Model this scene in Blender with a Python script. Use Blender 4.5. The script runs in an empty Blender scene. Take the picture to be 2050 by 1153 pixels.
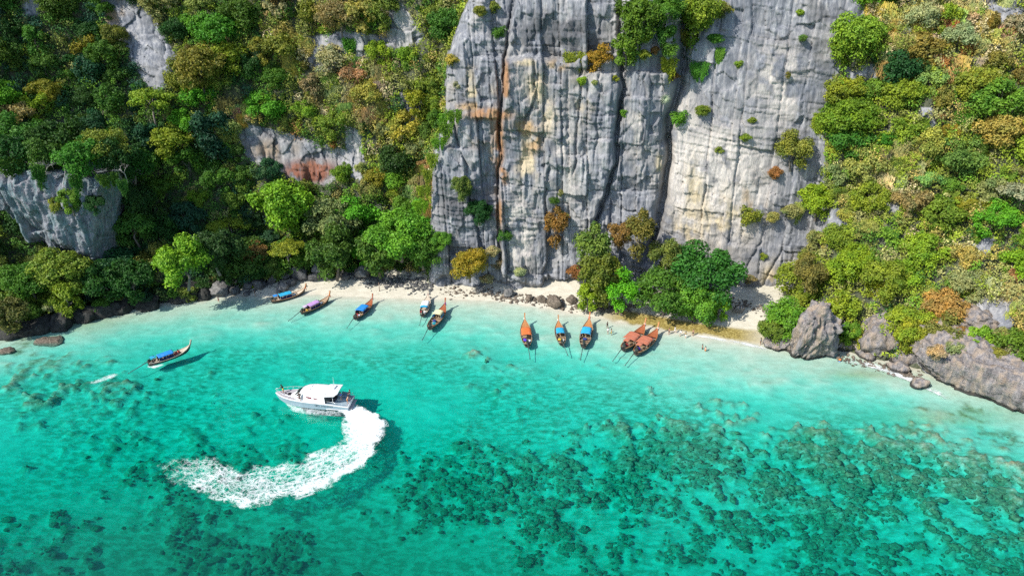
import bpy, bmesh, math, random
import numpy as np
from mathutils import Vector, Matrix
R = math.radians
SC = bpy.context.scene
COL = SC.collection

# ------------------------------------------------------------------ camera, sky, sun, exposure
CAM_H, PITCH, FPX = 80.0, R(26.0), 1367.0
cd = bpy.data.cameras.new("camera"); cam = bpy.data.objects.new("camera", cd); COL.objects.link(cam)
cam.location = (0, 0, CAM_H); cam.rotation_euler = (R(90) - PITCH, 0, 0)
cd.sensor_width = 36.0; cd.lens = 36.0 * FPX / 2050.0; cd.clip_start = 0.5; cd.clip_end = 6000
SC.camera = cam
SUN = Vector((-0.60, -0.42, 0.68)).normalized()          # towards the sun
el = math.asin(SUN.z); az = math.atan2(SUN.x, SUN.y)
W = bpy.data.worlds.new("World"); SC.world = W; W.use_nodes = True
wn = W.node_tree.nodes; wl = W.node_tree.links
bg = wn["Background"]; sky = wn.new("ShaderNodeTexSky"); sky.sky_type = 'NISHITA'
sky.sun_disc = False; sky.sun_elevation = el; sky.sun_rotation = az; sky.dust_density = 0.6; sky.altitude = 0
wl.new(sky.outputs[0], bg.inputs[0]); bg.inputs[1].default_value = 0.15
sd = bpy.data.lights.new("sun", 'SUN'); sd.energy = 4.1; sd.angle = R(0.55); sd.color = (1.0, 0.95, 0.87)
so = bpy.data.objects.new("sun", sd); COL.objects.link(so); so.location = SUN * 300
so.rotation_euler = SUN.to_track_quat('Z', 'Y').to_euler()
SC.view_settings.view_transform = 'Standard'; SC.view_settings.look = 'None'
SC.view_settings.gamma = 1; SC.view_settings.use_curve_mapping = False; SC.view_settings.exposure = 0.80
SC.render.engine = 'CYCLES'
SC.cycles.max_bounces = 8; SC.cycles.diffuse_bounces = 3; SC.cycles.transparent_max_bounces = 24
SC.cycles.transmission_bounces = 4; SC.cycles.volume_bounces = 0; SC.cycles.use_denoising = False
SC.cycles.caustics_reflective = False; SC.cycles.caustics_refractive = False
SC.cycles.sample_clamp_indirect = 4.0

# ------------------------------------------------------------------ helpers: projection and noise
CP, SP = math.cos(PITCH), math.sin(PITCH)
def project(x, y, z):
    x = np.asarray(x, float); y = np.asarray(y, float); z = np.asarray(z, float)
    d = y * CP + (CAM_H - z) * SP
    u = y * SP + (z - CAM_H) * CP
    return 1025 + FPX * x / d, 576.5 - FPX * u / d
def ray(px, py):
    a = (px - 1025) / FPX; b = -(py - 576.5) / FPX
    return np.array([a, CP + b * SP, -SP + b * CP])
def at(px, py, z=0.0):                                    # photo pixel -> world point on a level plane
    r = ray(px, py); t = (z - CAM_H) / r[2]
    return np.array([r[0] * t, r[1] * t, z])
def at_y(px, py, Y):                                      # photo pixel -> world point at a distance
    r = ray(px, py); t = Y / r[1]
    return np.array([r[0] * t, Y, CAM_H + r[2] * t])

def _h(i, j, k, s):
    n = (i.astype(np.int64) * 374761393 + j.astype(np.int64) * 668265263 + k.astype(np.int64) * 2147483647 + s * 974634599) & 0xFFFFFFFF
    n = ((n ^ (n >> 13)) * 1274126177) & 0xFFFFFFFF
    n = ((n ^ (n >> 16)) * 2246822519) & 0xFFFFFFFF
    return ((n ^ (n >> 15)) & 0xFFFF) / 32767.5 - 1.0
def vnoise(x, y, z=None, seed=0):
    x = np.asarray(x, float); y = np.asarray(y, float)
    z = np.zeros_like(x) if z is None else np.asarray(z, float)
    x, y, z = np.broadcast_arrays(x, y, z)
    i, j, k = np.floor(x), np.floor(y), np.floor(z)
    f, g, h = x - i, y - j, z - k
    f = f * f * f * (f * (f * 6 - 15) + 10); g = g * g * g * (g * (g * 6 - 15) + 10); h = h * h * (3 - 2 * h)
    o = 0
    for a in (0, 1):
        for b in (0, 1):
            for c in (0, 1):
                w = (f if a else 1 - f) * (g if b else 1 - g) * (h if c else 1 - h)
                o = o + w * _h(i + a, j + b, k + c, seed)
    return o
def fbm(x, y, z=None, octv=4, seed=0, gain=0.5):
    o = 0; a = 1.0; t = 0; f = 1.0
    for q in range(octv):
        o = o + a * vnoise(np.asarray(x) * f + 17.3 * q, np.asarray(y) * f + 5.1 * q, None if z is None else np.asarray(z) * f, seed + q * 31)
        t += a; a *= gain; f *= 2.03
    return o / t * 1.5
def ridge(x, y, z=None, octv=3, seed=0):
    o = 0; a = 1.0; t = 0; f = 1.0
    for q in range(octv):
        o = o + a * (1 - 2.2 * np.abs(vnoise(np.asarray(x) * f + 9.7 * q, np.asarray(y) * f + 3.3 * q, None if z is None else np.asarray(z) * f, seed + q * 57)))
        t += a; a *= 0.5; f *= 2.1
    return o / t
def facets(s, z, cs, cz, seed, tilt=.16):
    """broken plates: each cell of an irregular mosaic has its own offset and tilt; returns the offset and the closeness to a joint"""
    s, z = np.broadcast_arrays(np.asarray(s, float), np.asarray(z, float)); u, v = s / cs, z / cz; i, j = np.floor(u), np.floor(v)
    b1 = np.full(s.shape, 9.0); b2 = b1.copy(); o = np.zeros(s.shape)
    for a in (-1, 0, 1):
        for b in (-1, 0, 1):
            ci, cj = i + a, j + b; zz_ = np.zeros_like(ci)
            x = ci + .5 + .46 * _h(ci, cj, zz_, seed); y = cj + .5 + .46 * _h(ci, cj, zz_ + 1, seed); d = (u - x) ** 2 + (v - y) ** 2
            val = .5 * _h(ci, cj, zz_ + 2, seed) + tilt * cs * (u - x) * _h(ci, cj, zz_ + 3, seed) + tilt * .7 * cz * (v - y) * _h(ci, cj, zz_ + 4, seed)
            n = d < b1; b2 = np.where(n, b1, np.minimum(b2, d)); o = np.where(n, val, o); b1 = np.where(n, d, b1)
    return o, np.sqrt(b2) - np.sqrt(b1)
def blocks(s, z, cs, cz, seed, tilt=.1):
    """upright slabs: uneven columns, each broken across at its own heights; returns offset and distance to the nearest joint in metres"""
    s, z = np.broadcast_arrays(np.asarray(s, float), np.asarray(z, float)); q0 = np.zeros(s.shape); u = s / cs; i = np.floor(u); f = u - i
    l = .5 + .36 * (_h(i, q0, q0, seed)) - .5; r = 1 + .36 * _h(i + 1, q0, q0, seed); l = .36 * _h(i, q0, q0, seed)
    k = np.where(f < l, i - 1, np.where(f > r, i + 1, i)); lo = k + .36 * _h(k, q0, q0, seed); hi = k + 1 + .36 * _h(k + 1, q0, q0, seed)
    hz = cz * (1 + .35 * _h(k, q0, q0 + 5, seed)); v = z / hz + 3 * _h(k, q0, q0 + 6, seed); j = np.floor(v); g = v - j
    b = .33 * _h(k, j, q0 + 7, seed); t = 1 + .33 * _h(k, j + 1, q0 + 7, seed); m = np.where(g < b, j - 1, np.where(g > t, j + 1, j)); lo2 = m + .33 * _h(k, m, q0 + 7, seed); hi2 = m + 1 + .33 * _h(k, m + 1, q0 + 7, seed)
    o = .5 * _h(k, q0, q0 + 8, seed) + .42 * _h(k, m, q0 + 9, seed) + tilt * ((u - lo) / (hi - lo) - .5) * _h(k, m, q0 + 10, seed) * 2 + tilt * ((v - lo2) / (hi2 - lo2) - .5) * _h(k, m, q0 + 11, seed) * 2
    return o, np.minimum(u - lo, hi - u) * cs, np.minimum(v - lo2, hi2 - v) * hz
def sstep(a, b, x):
    t = np.clip((np.asarray(x, float) - a) / (b - a), 0, 1); return t * t * (3 - 2 * t)
def in_poly(poly, X, Y):
    X = np.asarray(X, float); Y = np.asarray(Y, float); c = np.zeros(X.shape, bool); n = len(poly)
    for i in range(n):
        x1, y1 = poly[i]; x2, y2 = poly[(i + 1) % n]
        if y1 == y2: continue
        c ^= ((y1 > Y) != (y2 > Y)) & (X < (x2 - x1) * (Y - y1) / (y2 - y1) + x1)
    return c
def soft_spot(px, py, cx, cy, rx, ry):
    return np.exp(-(((px - cx) / rx) ** 2 + ((py - cy) / ry) ** 2))

# ------------------------------------------------------------------ helpers: objects
def np_mesh(name, verts, faces, smooth=False, attrs=None):
    """faces: (n,3) or (n,4) int array"""
    verts = np.ascontiguousarray(verts, np.float32); faces = np.ascontiguousarray(faces, np.int32)
    m = bpy.data.meshes.new(name); n, k = faces.shape
    m.vertices.add(len(verts)); m.vertices.foreach_set("co", verts.ravel())
    m.loops.add(n * k); m.loops.foreach_set("vertex_index", faces.ravel())
    m.polygons.add(n); m.polygons.foreach_set("loop_start", np.arange(0, n * k, k, dtype=np.int32))
    m.polygons.foreach_set("use_smooth", np.full(n, smooth, bool))
    m.update(calc_edges=True)
    for an, av in (attrs or {}).items():
        av = np.ascontiguousarray(av, np.float32)
        if av.ndim == 1:
            at_ = m.attributes.new(an, 'FLOAT', 'POINT'); at_.data.foreach_set("value", av)
        else:
            at_ = m.attributes.new(an, 'FLOAT_COLOR', 'POINT')
            at_.data.foreach_set("color", np.c_[av, np.ones(len(av), np.float32)].astype(np.float32).ravel())
    return m
def grid_faces(nu, nv):
    a = np.arange(nu * nv).reshape(nu, nv)
    return np.stack([a[:-1, :-1], a[1:, :-1], a[1:, 1:], a[:-1, 1:]], -1).reshape(-1, 4)
def link(name, mesh, mat=None, parent=None, **props):
    o = bpy.data.objects.new(name, mesh); COL.objects.link(o)
    if mat is not None and mesh is not None and len(mesh.materials) == 0: mesh.materials.append(mat)
    if parent is not None: o.parent = parent
    for k, v in props.items(): o[k] = v
    return o
def tag(o, label, cat=None, group=None):
    o["label"] = label
    if cat: o["category"] = cat
    if group: o["group"] = group
    return o
def empty(name, loc, rz=0.0):
    o = bpy.data.objects.new(name, None); COL.objects.link(o); o.location = loc; o.rotation_euler = (0, 0, rz)
    o.empty_display_size = 0.3
    return o
def bm_mesh(name, bm, smooth=False):
    m = bpy.data.meshes.new(name); bm.to_mesh(m); bm.free()
    if smooth: m.polygons.foreach_set("use_smooth", np.ones(len(m.polygons), bool))
    return m
def bx(bm, x0, x1, y0, y1, z0, z1, M=None):
    vs = [bm.verts.new(v) for v in ((x0,y0,z0),(x1,y0,z0),(x1,y1,z0),(x0,y1,z0),(x0,y0,z1),(x1,y0,z1),(x1,y1,z1),(x0,y1,z1))]
    if M is not None:
        for v in vs: v.co = M @ v.co
    for f in ((0,3,2,1),(4,5,6,7),(0,1,5,4),(1,2,6,5),(2,3,7,6),(3,0,4,7)): bm.faces.new([vs[i] for i in f])
    return vs
def tube(bm, pts, rad, n=6, cap=True):
    pts = [Vector(p) for p in pts]; rings = []
    rad = rad if isinstance(rad, (list, tuple)) else [rad] * len(pts)
    for i, p in enumerate(pts):
        t = (pts[min(i + 1, len(pts) - 1)] - pts[max(i - 1, 0)]).normalized()
        a = t.cross(Vector((0, 0, 1)) if abs(t.z) < 0.9 else Vector((1, 0, 0))).normalized(); b = t.cross(a)
        rings.append([bm.verts.new(p + (a * math.cos(q * 2 * math.pi / n) + b * math.sin(q * 2 * math.pi / n)) * rad[i]) for q in range(n)])
    for r1, r2 in zip(rings, rings[1:]):
        for q in range(n): bm.faces.new((r1[q], r1[(q + 1) % n], r2[(q + 1) % n], r2[q]))
    if cap:
        bm.faces.new(rings[0][::-1]); bm.faces.new(rings[-1])

# ------------------------------------------------------------------ helpers: materials
class NT:
    def __init__(s, name):
        s.m = bpy.data.materials.new(name); s.m.use_nodes = True; s.t = s.m.node_tree; s.n = s.t.nodes; s.l = s.t.links
        s.out = s.n["Material Output"]; s.b = s.n["Principled BSDF"]
    def new(s, typ, **kw):
        q = s.n.new(typ)
        for k, v in kw.items():
            if k.startswith("i_"):
                key = k[2:]; key = int(key) if key.isdigit() else key
                s.set(q.inputs[key], v)
            else: setattr(q, k, v)
        return q
    def set(s, inp, v):
        if hasattr(v, "is_output") or isinstance(v, bpy.types.NodeSocket): s.l.new(v, inp)
        else: inp.default_value = v
    def noise(s, vec, scale, detail=3, rough=0.55, dim='3D'):
        q = s.new("ShaderNodeTexNoise"); s.l.new(vec, q.inputs["Vector"]); q.inputs["Scale"].default_value = scale
        q.inputs["Detail"].default_value = detail; q.inputs["Roughness"].default_value = rough
        return q.outputs["Fac"]
    def map(s, vec, sc=(1, 1, 1), loc=(0, 0, 0), rot=(0, 0, 0)):
        q = s.new("ShaderNodeMapping"); s.l.new(vec, q.inputs[0]); q.inputs["Scale"].default_value = sc; q.inputs["Location"].default_value = loc; q.inputs["Rotation"].default_value = rot
        return q.outputs[0]
    def ramp(s, fac, *stops):
        q = s.new("ShaderNodeValToRGB"); s.l.new(fac, q.inputs[0]); e = q.color_ramp.elements
        while len(e) < len(stops): e.new(0.5)
        for el_, (p, c) in zip(e, stops):
            el_.position = p; el_.color = (c, c, c, 1) if isinstance(c, (int, float)) else (*c, 1)
        return q.outputs[0]
    def mix(s, fac, a, b, mode='MIX'):
        q = s.new("ShaderNodeMix", data_type='RGBA', blend_type=mode)
        for i, v in ((0, fac), (6, a), (7, b)):
            if isinstance(v, (tuple, list)): v = (*v, 1) if len(v) == 3 else v
            s.set(q.inputs[i], v)
        return q.outputs[2]
    def math(s, op, a, b=0.0, c=None, clamp=False):
        q = s.new("ShaderNodeMath", operation=op, use_clamp=clamp); s.set(q.inputs[0], a); s.set(q.inputs[1], b)
        if c is not None: s.set(q.inputs[2], c)
        return q.outputs[0]
    def attr(s, name):
        return s.new("ShaderNodeAttribute", attribute_name=name)
    def bump(s, h, strength=0.5, dist=0.1):
        q = s.new("ShaderNodeBump"); s.set(q.inputs["Strength"], strength); q.inputs["Distance"].default_value = dist; s.l.new(h, q.inputs["Height"])
        s.l.new(q.outputs[0], s.b.inputs["Normal"]); return q.outputs[0]
    def pos(s): return s.new("ShaderNodeNewGeometry").outputs["Position"]
    def obj(s): return s.new("ShaderNodeTexCoord").outputs["Object"]
def plain(name, col, rough=0.6, var=0.25, scale=6.0, metal=0.0):
    t = NT(name); c = t.obj(); f = t.noise(c, scale, 4)
    k = t.mix(t.ramp(f, (0.3, 0.0), (0.7, 1.0)), tuple(v * (1 - var) for v in col), tuple(min(1, v * (1 + var * 0.6)) for v in col))
    t.set(t.b.inputs["Base Color"], k); t.b.inputs["Roughness"].default_value = rough; t.b.inputs["Metallic"].default_value = metal
    return t.m
# ------------------------------------------------------------------ cliff and hillsides (one steep sheet round the bay, in cylinder coordinates)
CY = 30.0                                                   # axis of the cylinder coordinates at (0, CY)
def line(pts, Y=165.0):
    q = sorted((p[2], math.atan2(p[0], p[1] - CY)) for p in (at_y(a, b, Y) for a, b in pts))
    zs = np.array([a for a, _ in q]); ts = np.array([b for _, b in q])
    return lambda z: np.interp(z, zs, ts), zs[0], zs[-1]
ZK = [-4, 0, 4, 12, 25, 45, 75, 120]
# foot point (x, y), set-back at the heights ZK
COLS = [((-200, 60), [-1, 0, 2, 8, 17, 30, 52, 80]), ((-150, 112), [-1, 0, 2, 8, 17, 30, 52, 80]),
        ((-122.4, 142.6), [-1, 0, 2, 8, 16, 28, 47, 75]), ((-111.4, 150.2), [-1, 0, 2, 9, 17, 29, 46, 72]),
        ((-93.4, 157), [-1, 0, 2, 10, 18, 29, 44, 66]), ((-72.9, 164.4), [-1, 0, 2, 10, 17, 25, 38, 58]),
        ((-45, 171), [-1, 0, 2, 8, 12, 17, 26, 44]), ((-24, 171), [-1, 0, 1, 5, 7, 10, 16, 32]),
        ((-8, 170), [-1, 0, 1, 3, 5, 8, 14, 30]), ((30, 168), [-1, 0, 1, 3, 5, 8, 16, 30]), ((55, 160), [-1, 0, 2, 5, 9, 15, 24, 40]),
        ((66, 150), [-1, 0, 2, 6, 11, 18, 28, 46]), ((74, 133), [-1, 0, 3, 11, 19, 30, 44, 66]),
        ((87, 124), [-1, 0, 3, 12, 22, 34, 50, 74]), ((102, 108), [-1, 0, 3, 12, 24, 38, 56, 84]),
        ((118, 96), [-1, 0, 3, 12, 24, 40, 60, 90]), ((160, 55), [-1, 0, 3, 12, 24, 40, 60, 90])]
_ct = np.array([math.atan2(c[0][0], c[0][1] - CY) for c in COLS]); _cr = np.array([math.hypot(c[0][0], c[0][1] - CY) for c in COLS])
_tf = np.linspace(_ct[0], _ct[-1], 900)
def _sm(v, w=9):
    k = np.hanning(2 * w + 3)[1:-1]; k /= k.sum(); return np.convolve(np.pad(v, w, mode='edge'), k, 'valid')
_rf = _sm(np.interp(_tf, _ct, _cr))
_df = np.stack([_sm(np.interp(_tf, _ct, [c[1][i] for c in COLS]), 14) for i in range(len(ZK))])
def slope_R(t, z):
    d = np.zeros_like(t)
    for i in range(len(ZK) - 1):
        a = np.interp(t, _tf, _df[i]); b = np.interp(t, _tf, _df[i + 1])
        w = (z - ZK[i]) / (ZK[i + 1] - ZK[i]); m = (z >= ZK[i]) & ((z < ZK[i + 1]) | (i == len(ZK) - 2))
        d = np.where(m, a + (b - a) * w, d)
    r0 = np.interp(t, _tf, _rf); s = t * 130.0
    n = 3.0 * fbm(s / 22, z / 26, octv=4, seed=5) + 1.3 * ridge(s / 7, z / 12, octv=3, seed=8)
    fo, fe = facets(s + 1.5 * fbm(s / 6, z / 6, octv=2, seed=79), z, 2.6, 4.4, 80, .3); rock = ridge(s / 3.2, z / 22, octv=3, seed=77) * 0.45 + fbm(s / 1.6, z / 1.1, octv=3, seed=78) * 0.25 + fo * 1.1 + .35 * sstep(.12, .0, fe)
    return r0 + d + n * sstep(0, 14, z) + rock
EL, _, _ = line([(855, 660), (857, 580), (860, 450), (864, 330), (890, 230), (893, 130), (922, 40), (940, 0), (975, -150), (985, -300)])
ER, _, _ = line([(1585, 640), (1590, 560), (1640, 470), (1655, 400), (1640, 300), (1640, 200), (1690, 100), (1725, 0), (1760, -100), (1780, -300)], 162)
CRACKS = [  # polyline in photo pixels, width m, depth m, step to the right m, fade at ends
    (line([(1036, -160), (1030, -20), (1020, 60), (1012, 130), (1005, 250), (1001, 330), (997, 470), (1005, 540)]), .34, 2.6, -1.1),
    (line([(1232, -160), (1238, 30), (1243, 140), (1240, 250), (1232, 330), (1215, 390), (1192, 440), (1176, 500)]), .55, 3.6, 1.8),
    (line([(1352, -160), (1360, 110), (1352, 180), (1340, 240), (1335, 310), (1328, 400), (1312, 460), (1296, 520)]), 1.1, 4.6, 3.2),
    (line([(1074, 105), (1068, 190), (1054, 250)]), .3, 1.3, .5),
    (line([(1162, 108), (1160, 200), (1156, 300), (1150, 350)]), .26, 1.3, -.4),
    (line([(1098, 330), (1093, 400), (1095, 500), (1092, 640)]), .4, .7, 1.5),
    (line([(903, 225), (918, 280), (930, 330), (945, 410), (962, 490)]), .3, 1.1, .4),
    (line([(1480, 560), (1498, 520), (1530, 470)]), .2, .7, .3), (line([(1530, 590), (1545, 540), (1570, 480)]), .22, .9, .3),
    (line([(1200, 130), (1198, 260), (1190, 330)]), .2, .6, .2), (line([(1290, 120), (1292, 260), (1285, 400)]), .22, .5, .25)]
def rock_R(t, z):
    s = t * 135.0
    tw = t + (0.5 * fbm(z / 5, z * 0 + 3, octv=3, seed=3) + 0.35 * fbm(s / 5, z / 4, octv=2, seed=4)) / 135.0
    Y = 162.6 + 0.03 * z + 0.0006 * z * z
    x = 135 * np.tan(t)
    p1 = t < CRACKS[0][0][0](z); p4 = sstep(-.004, .012, t - CRACKS[2][0][0](z))
    zw = z + 1.3 * fbm(s / 6, z / 9, octv=3, seed=21)
    Y = Y + np.where(p1, 1.9 * sstep(45.5, 48.2, zw) + 1.2 * sstep(62, 64, zw) - 1.0 * sstep(26, 18, zw) + 1.0, 0)
    mid = (~p1) * (1 - p4)
    Y = Y + mid * (3.4 * sstep(57.0, 58.6, zw) * sstep(1245, 1225, project(x, 165 + 0 * x, z)[0]) - 0.9 * sstep(80, 66, zw) * sstep(57, 60, zw) - 1.0 * sstep(38, 30, zw))
    Y = Y + p4 * (-5.0 + 0.085 * z + 0.0006 * z * z + 0.05 * np.maximum(x - 55, 0))
    Y = Y + 1.6 * sstep(3.6, 1.6, zw + 1.0 * fbm(s / 3, z * 0, octv=2, seed=60))      # undercut foot
    # rounded left end of the tower
    de = (t - EL(z)) * 135.0
    Y = Y + 3.0 * np.clip(1 - de / 4.0, 0, 1.6) ** 2
    for (fn, za, zb), w, dep, step in CRACKS:
        dx = (tw - fn(z)) * 135.0; k = sstep(za - 1.5, za + 2.5, z) * (1 - sstep(zb - 1.5, zb + 1.0, z)) if zb < 85 else sstep(za - 1.5, za + 2.5, z)
        Y = Y + k * (dep * np.exp(-(dx / w) ** 2) + step * sstep(-w, w, dx) * np.exp(-np.maximum(dx, 0) / 9.0))
    flut = sstep(.1, .6, fbm(s / 16, z / 16, octv=2, seed=40) + np.where(p1 & (z < 40), .7, 0))
    ws = s + .32 * fbm(s / 5, z / 7, octv=3, seed=31) + .05 * z; wz = z + .45 * fbm(s / 6, z / 6, octv=3, seed=32) + np.where(p4 > .5, s * .16, .05 * s)
    n = .8 * fbm(s / 13, z / 17, octv=2, seed=11)
    b1, v1, h1 = blocks(ws, wz, 7.6, 15.0, 33, .30); b2, v2, h2 = blocks(ws + 40, wz, 3.1, 5.2, 34, .34); b3, v3, h3 = blocks(ws + .2 * fbm(s, z / 2, octv=2, seed=36) + 80, wz, 1.25, 1.9, 35, .26); f2, e2 = facets(ws, wz, 2.6, 3.4, 37, .25)
    upper = sstep(-.05, .35, fbm(s / 15, z / 10, octv=3, seed=15) + np.where(p1 & (z > 46), .6, 0) + np.where(p4 > .5, .05, 0))
    sx, sv, sh = blocks(wz * 1.0 + 7, ws, .75, 5.0, 38, .12); sx2, _, _ = blocks(wz + 31 + .2 * fbm(s / 2, z, octv=2, seed=39), ws, 2.4, 9.0, 41, .15)
    n = n + 1.95 * b1 + .92 * b2 * (1 - .35 * upper) + .30 * b3 * (1 - .5 * upper) + .75 * f2 + upper * (.34 * sx + .75 * sx2)
    n = n + .7 * sstep(.28, .0, v1) + .45 * sstep(.22, .0, h1) + .22 * sstep(.2, .0, v2) + upper * .2 * sstep(.14, .0, sv)
    fl = ws * 1.05 + 1.2 * fbm(s / 2.5, z / 9, octv=3, seed=42)
    n = n - flut * (1 - .8 * upper) * .34 * (np.abs(vnoise(fl, z / 11, seed=13)) * -2 + 1)
    n = n + .17 * fbm(s / 1.3, z / 1.7, octv=3, seed=16)
    n = n * np.where(p4 > .5, .6, 1.0)
    return (Y + n - CY) / np.cos(t)
def sheet_R(t, z):
    t, z = np.broadcast_arrays(np.asarray(t, float), np.asarray(z, float))
    m = sstep(-.1, .5, (t - EL(z)) * 135) * (1 - sstep(-1.5, 3.0, (t - ER(z)) * 135))
    rs = slope_R(t, z)
    rr = rock_R(t, z)
    return rs + (rr - rs) * m, m
def sheet_xyz(t, z):
    r, m = sheet_R(t, z); return r * np.sin(t), CY + r * np.cos(t), z, m

# bare rock in photo pixels (outside the main rock face)
BARE = [[(195, 0), (300, 0), (320, 60), (352, 110), (350, 170), (300, 185), (262, 120), (220, 70)], [(42, -40), (85, -40), (80, 30), (48, 34)],
        [(455, 225), (500, 250), (560, 262), (620, 280), (690, 300), (720, 330), (725, 362), (680, 352), (655, 372), (600, 366), (545, 342), (500, 322), (470, 280)],
        [(612, 76), (690, 62), (760, 72), (812, 40), (850, 70), (820, 110), (760, 108), (700, 118), (664, 150), (620, 136)],
        [(690, 250), (722, 262), (730, 330), (694, 330)], [(800, 185), (846, 196), (832, 250), (802, 250)], [(760, 0), (800, 0), (840, 60), (800, 90)],
        [(1690, 135), (1752, 128), (1764, 178), (1704, 190)], [(1955, 0), (2050, 0), (2050, 50), (1990, 40)], [(1840, 215), (1872, 215), (1872, 260), (1842, 262)],
        [(1640, 420), (1690, 415), (1700, 478), (1640, 480)], [(1950, 480), (1992, 472), (1978, 512), (1945, 510)], [(1770, 380), (1800, 375), (1800, 420), (1775, 430)], [(1895, 600), (2015, 595), (2040, 690), (1885, 690)], [(1732, 640), (1805, 632), (1805, 705), (1732, 705)], [(1825, 712), (1900, 718), (2080, 735), (2080, 840), (1900, 805)]]
def veg_mask(px, py, m):
    b = np.zeros(np.shape(px), bool)
    for p in BARE: b |= in_poly(p, px, py)
    return (~b) & (np.asarray(m) < 0.5)

th = np.concatenate([np.linspace(-1.36, -.62, 190, endpoint=False), np.linspace(-.62, -.20, 330, endpoint=False), np.linspace(-.20, .52, 470, endpoint=False), np.linspace(.52, .80, 200, endpoint=False), np.linspace(.80, 1.32, 130)])
zz = np.concatenate([np.linspace(-4, 72, 280, endpoint=False), np.linspace(72, 118, 70)])
T_, Z_ = np.meshgrid(th, zz, indexing='ij')
SX, SY, SZ, SM = sheet_xyz(T_, Z_)
PX, PY = project(SX, SY, SZ)
VEG = veg_mask(PX, PY, SM).astype(float)
stain_shade_col = np.zeros(PX.shape + (3,)); stain_shade_a = np.zeros(PX.shape)
def stain(col, cx, cy, rx, ry, a=1.0, seed=0, thr=0.0):
    global stain_shade_col, stain_shade_a
    w = soft_spot(PX, PY, cx, cy, rx, ry) * a * sstep(thr - .5, thr + .5, fbm(PX / 22, PY / 30, octv=4, seed=900 + seed))
    w = np.clip(w * 1.7, 0, 1)[..., None]
    stain_shade_col = stain_shade_col * (1 - w) + np.array(col) * w; stain_shade_a = np.maximum(stain_shade_a, w[..., 0])
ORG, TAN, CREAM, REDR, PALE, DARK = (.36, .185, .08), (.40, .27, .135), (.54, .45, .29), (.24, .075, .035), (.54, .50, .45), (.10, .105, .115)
for a in [(DARK, 1110, 70, 85, 42, .9, 1, -.2), (DARK, 905, 400, 28, 130, .75, 2, 0), (DARK, 1650, 60, 45, 90, .6, 3, .0), (DARK, 960, 420, 40, 90, .5, 4, .1),  # first spot paints the overhang's shade above the ledge into the rock
          (PALE, 1440, 380, 110, 140, 1.0, 5, -.45), (PALE, 1372, 320, 40, 150, .9, 6, -.3), (PALE, 1575, 560, 35, 60, .9, 7, -.3), (PALE, 1560, 170, 70, 100, .7, 17, -.1), (PALE, 1060, 190, 40, 60, .6, 31, 0), (PALE, 1280, 240, 40, 120, .6, 32, 0), (PALE, 1040, 470, 50, 100, .7, 33, -.1), (CREAM, 950, 190, 50, 30, .6, 34, 0), (CREAM, 1055, 320, 30, 60, .7, 41, -.2), (CREAM, 1095, 230, 22, 50, .7, 42, -.2), (TAN, 1120, 130, 30, 14, .7, 43, -.2), (CREAM, 1380, 460, 40, 50, .8, 44, -.2), (TAN, 1500, 400, 30, 40, .5, 45, 0), (CREAM, 930, 160, 30, 40, .6, 46, -.1), (ORG, 1000, 430, 8, 50, .7, 47, -.2), (PALE, 1130, 330, 40, 120, .6, 35, .1), (CREAM, 1390, 395, 16, 60, .9, 8, -.2), (CREAM, 1450, 440, 55, 45, .7, 9, -.1),
          (CREAM, 1540, 570, 22, 45, .8, 10, -.2), (ORG, 980, 230, 48, 14, .95, 11, -.35), (TAN, 960, 260, 50, 40, .55, 51, 0), (TAN, 985, 330, 16, 90, .6, 52, -.1), (CREAM, 1160, 200, 40, 60, .5, 53, .1), (ORG, 999, 290, 11, 75, .8, 12, -.3), (ORG, 1013, 170, 8, 60, .8, 18, -.2), (ORG, 1003, 350, 14, 30, .9, 13, -.3), (TAN, 1050, 258, 26, 18, 1.0, 14, -.3),
          (CREAM, 1075, 175, 22, 40, .8, 15, -.2), (TAN, 1070, 285, 18, 25, .8, 16, -.2), (CREAM, 1055, 126, 40, 9, .7, 19, -.2), (REDR, 620, 343, 52, 24, 1.0, 20, -.5), (TAN, 545, 300, 70, 30, .45, 21, -.1), (TAN, 225, 30, 35, 35, .6, 22, 0),
          (CREAM, 1320, 330, 10, 25, .8, 23, -.3), (TAN, 950, 215, 40, 10, .8, 24, -.2), (TAN, 1190, 140, 40, 14, .5, 25, 0)]: stain(*a)

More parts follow.
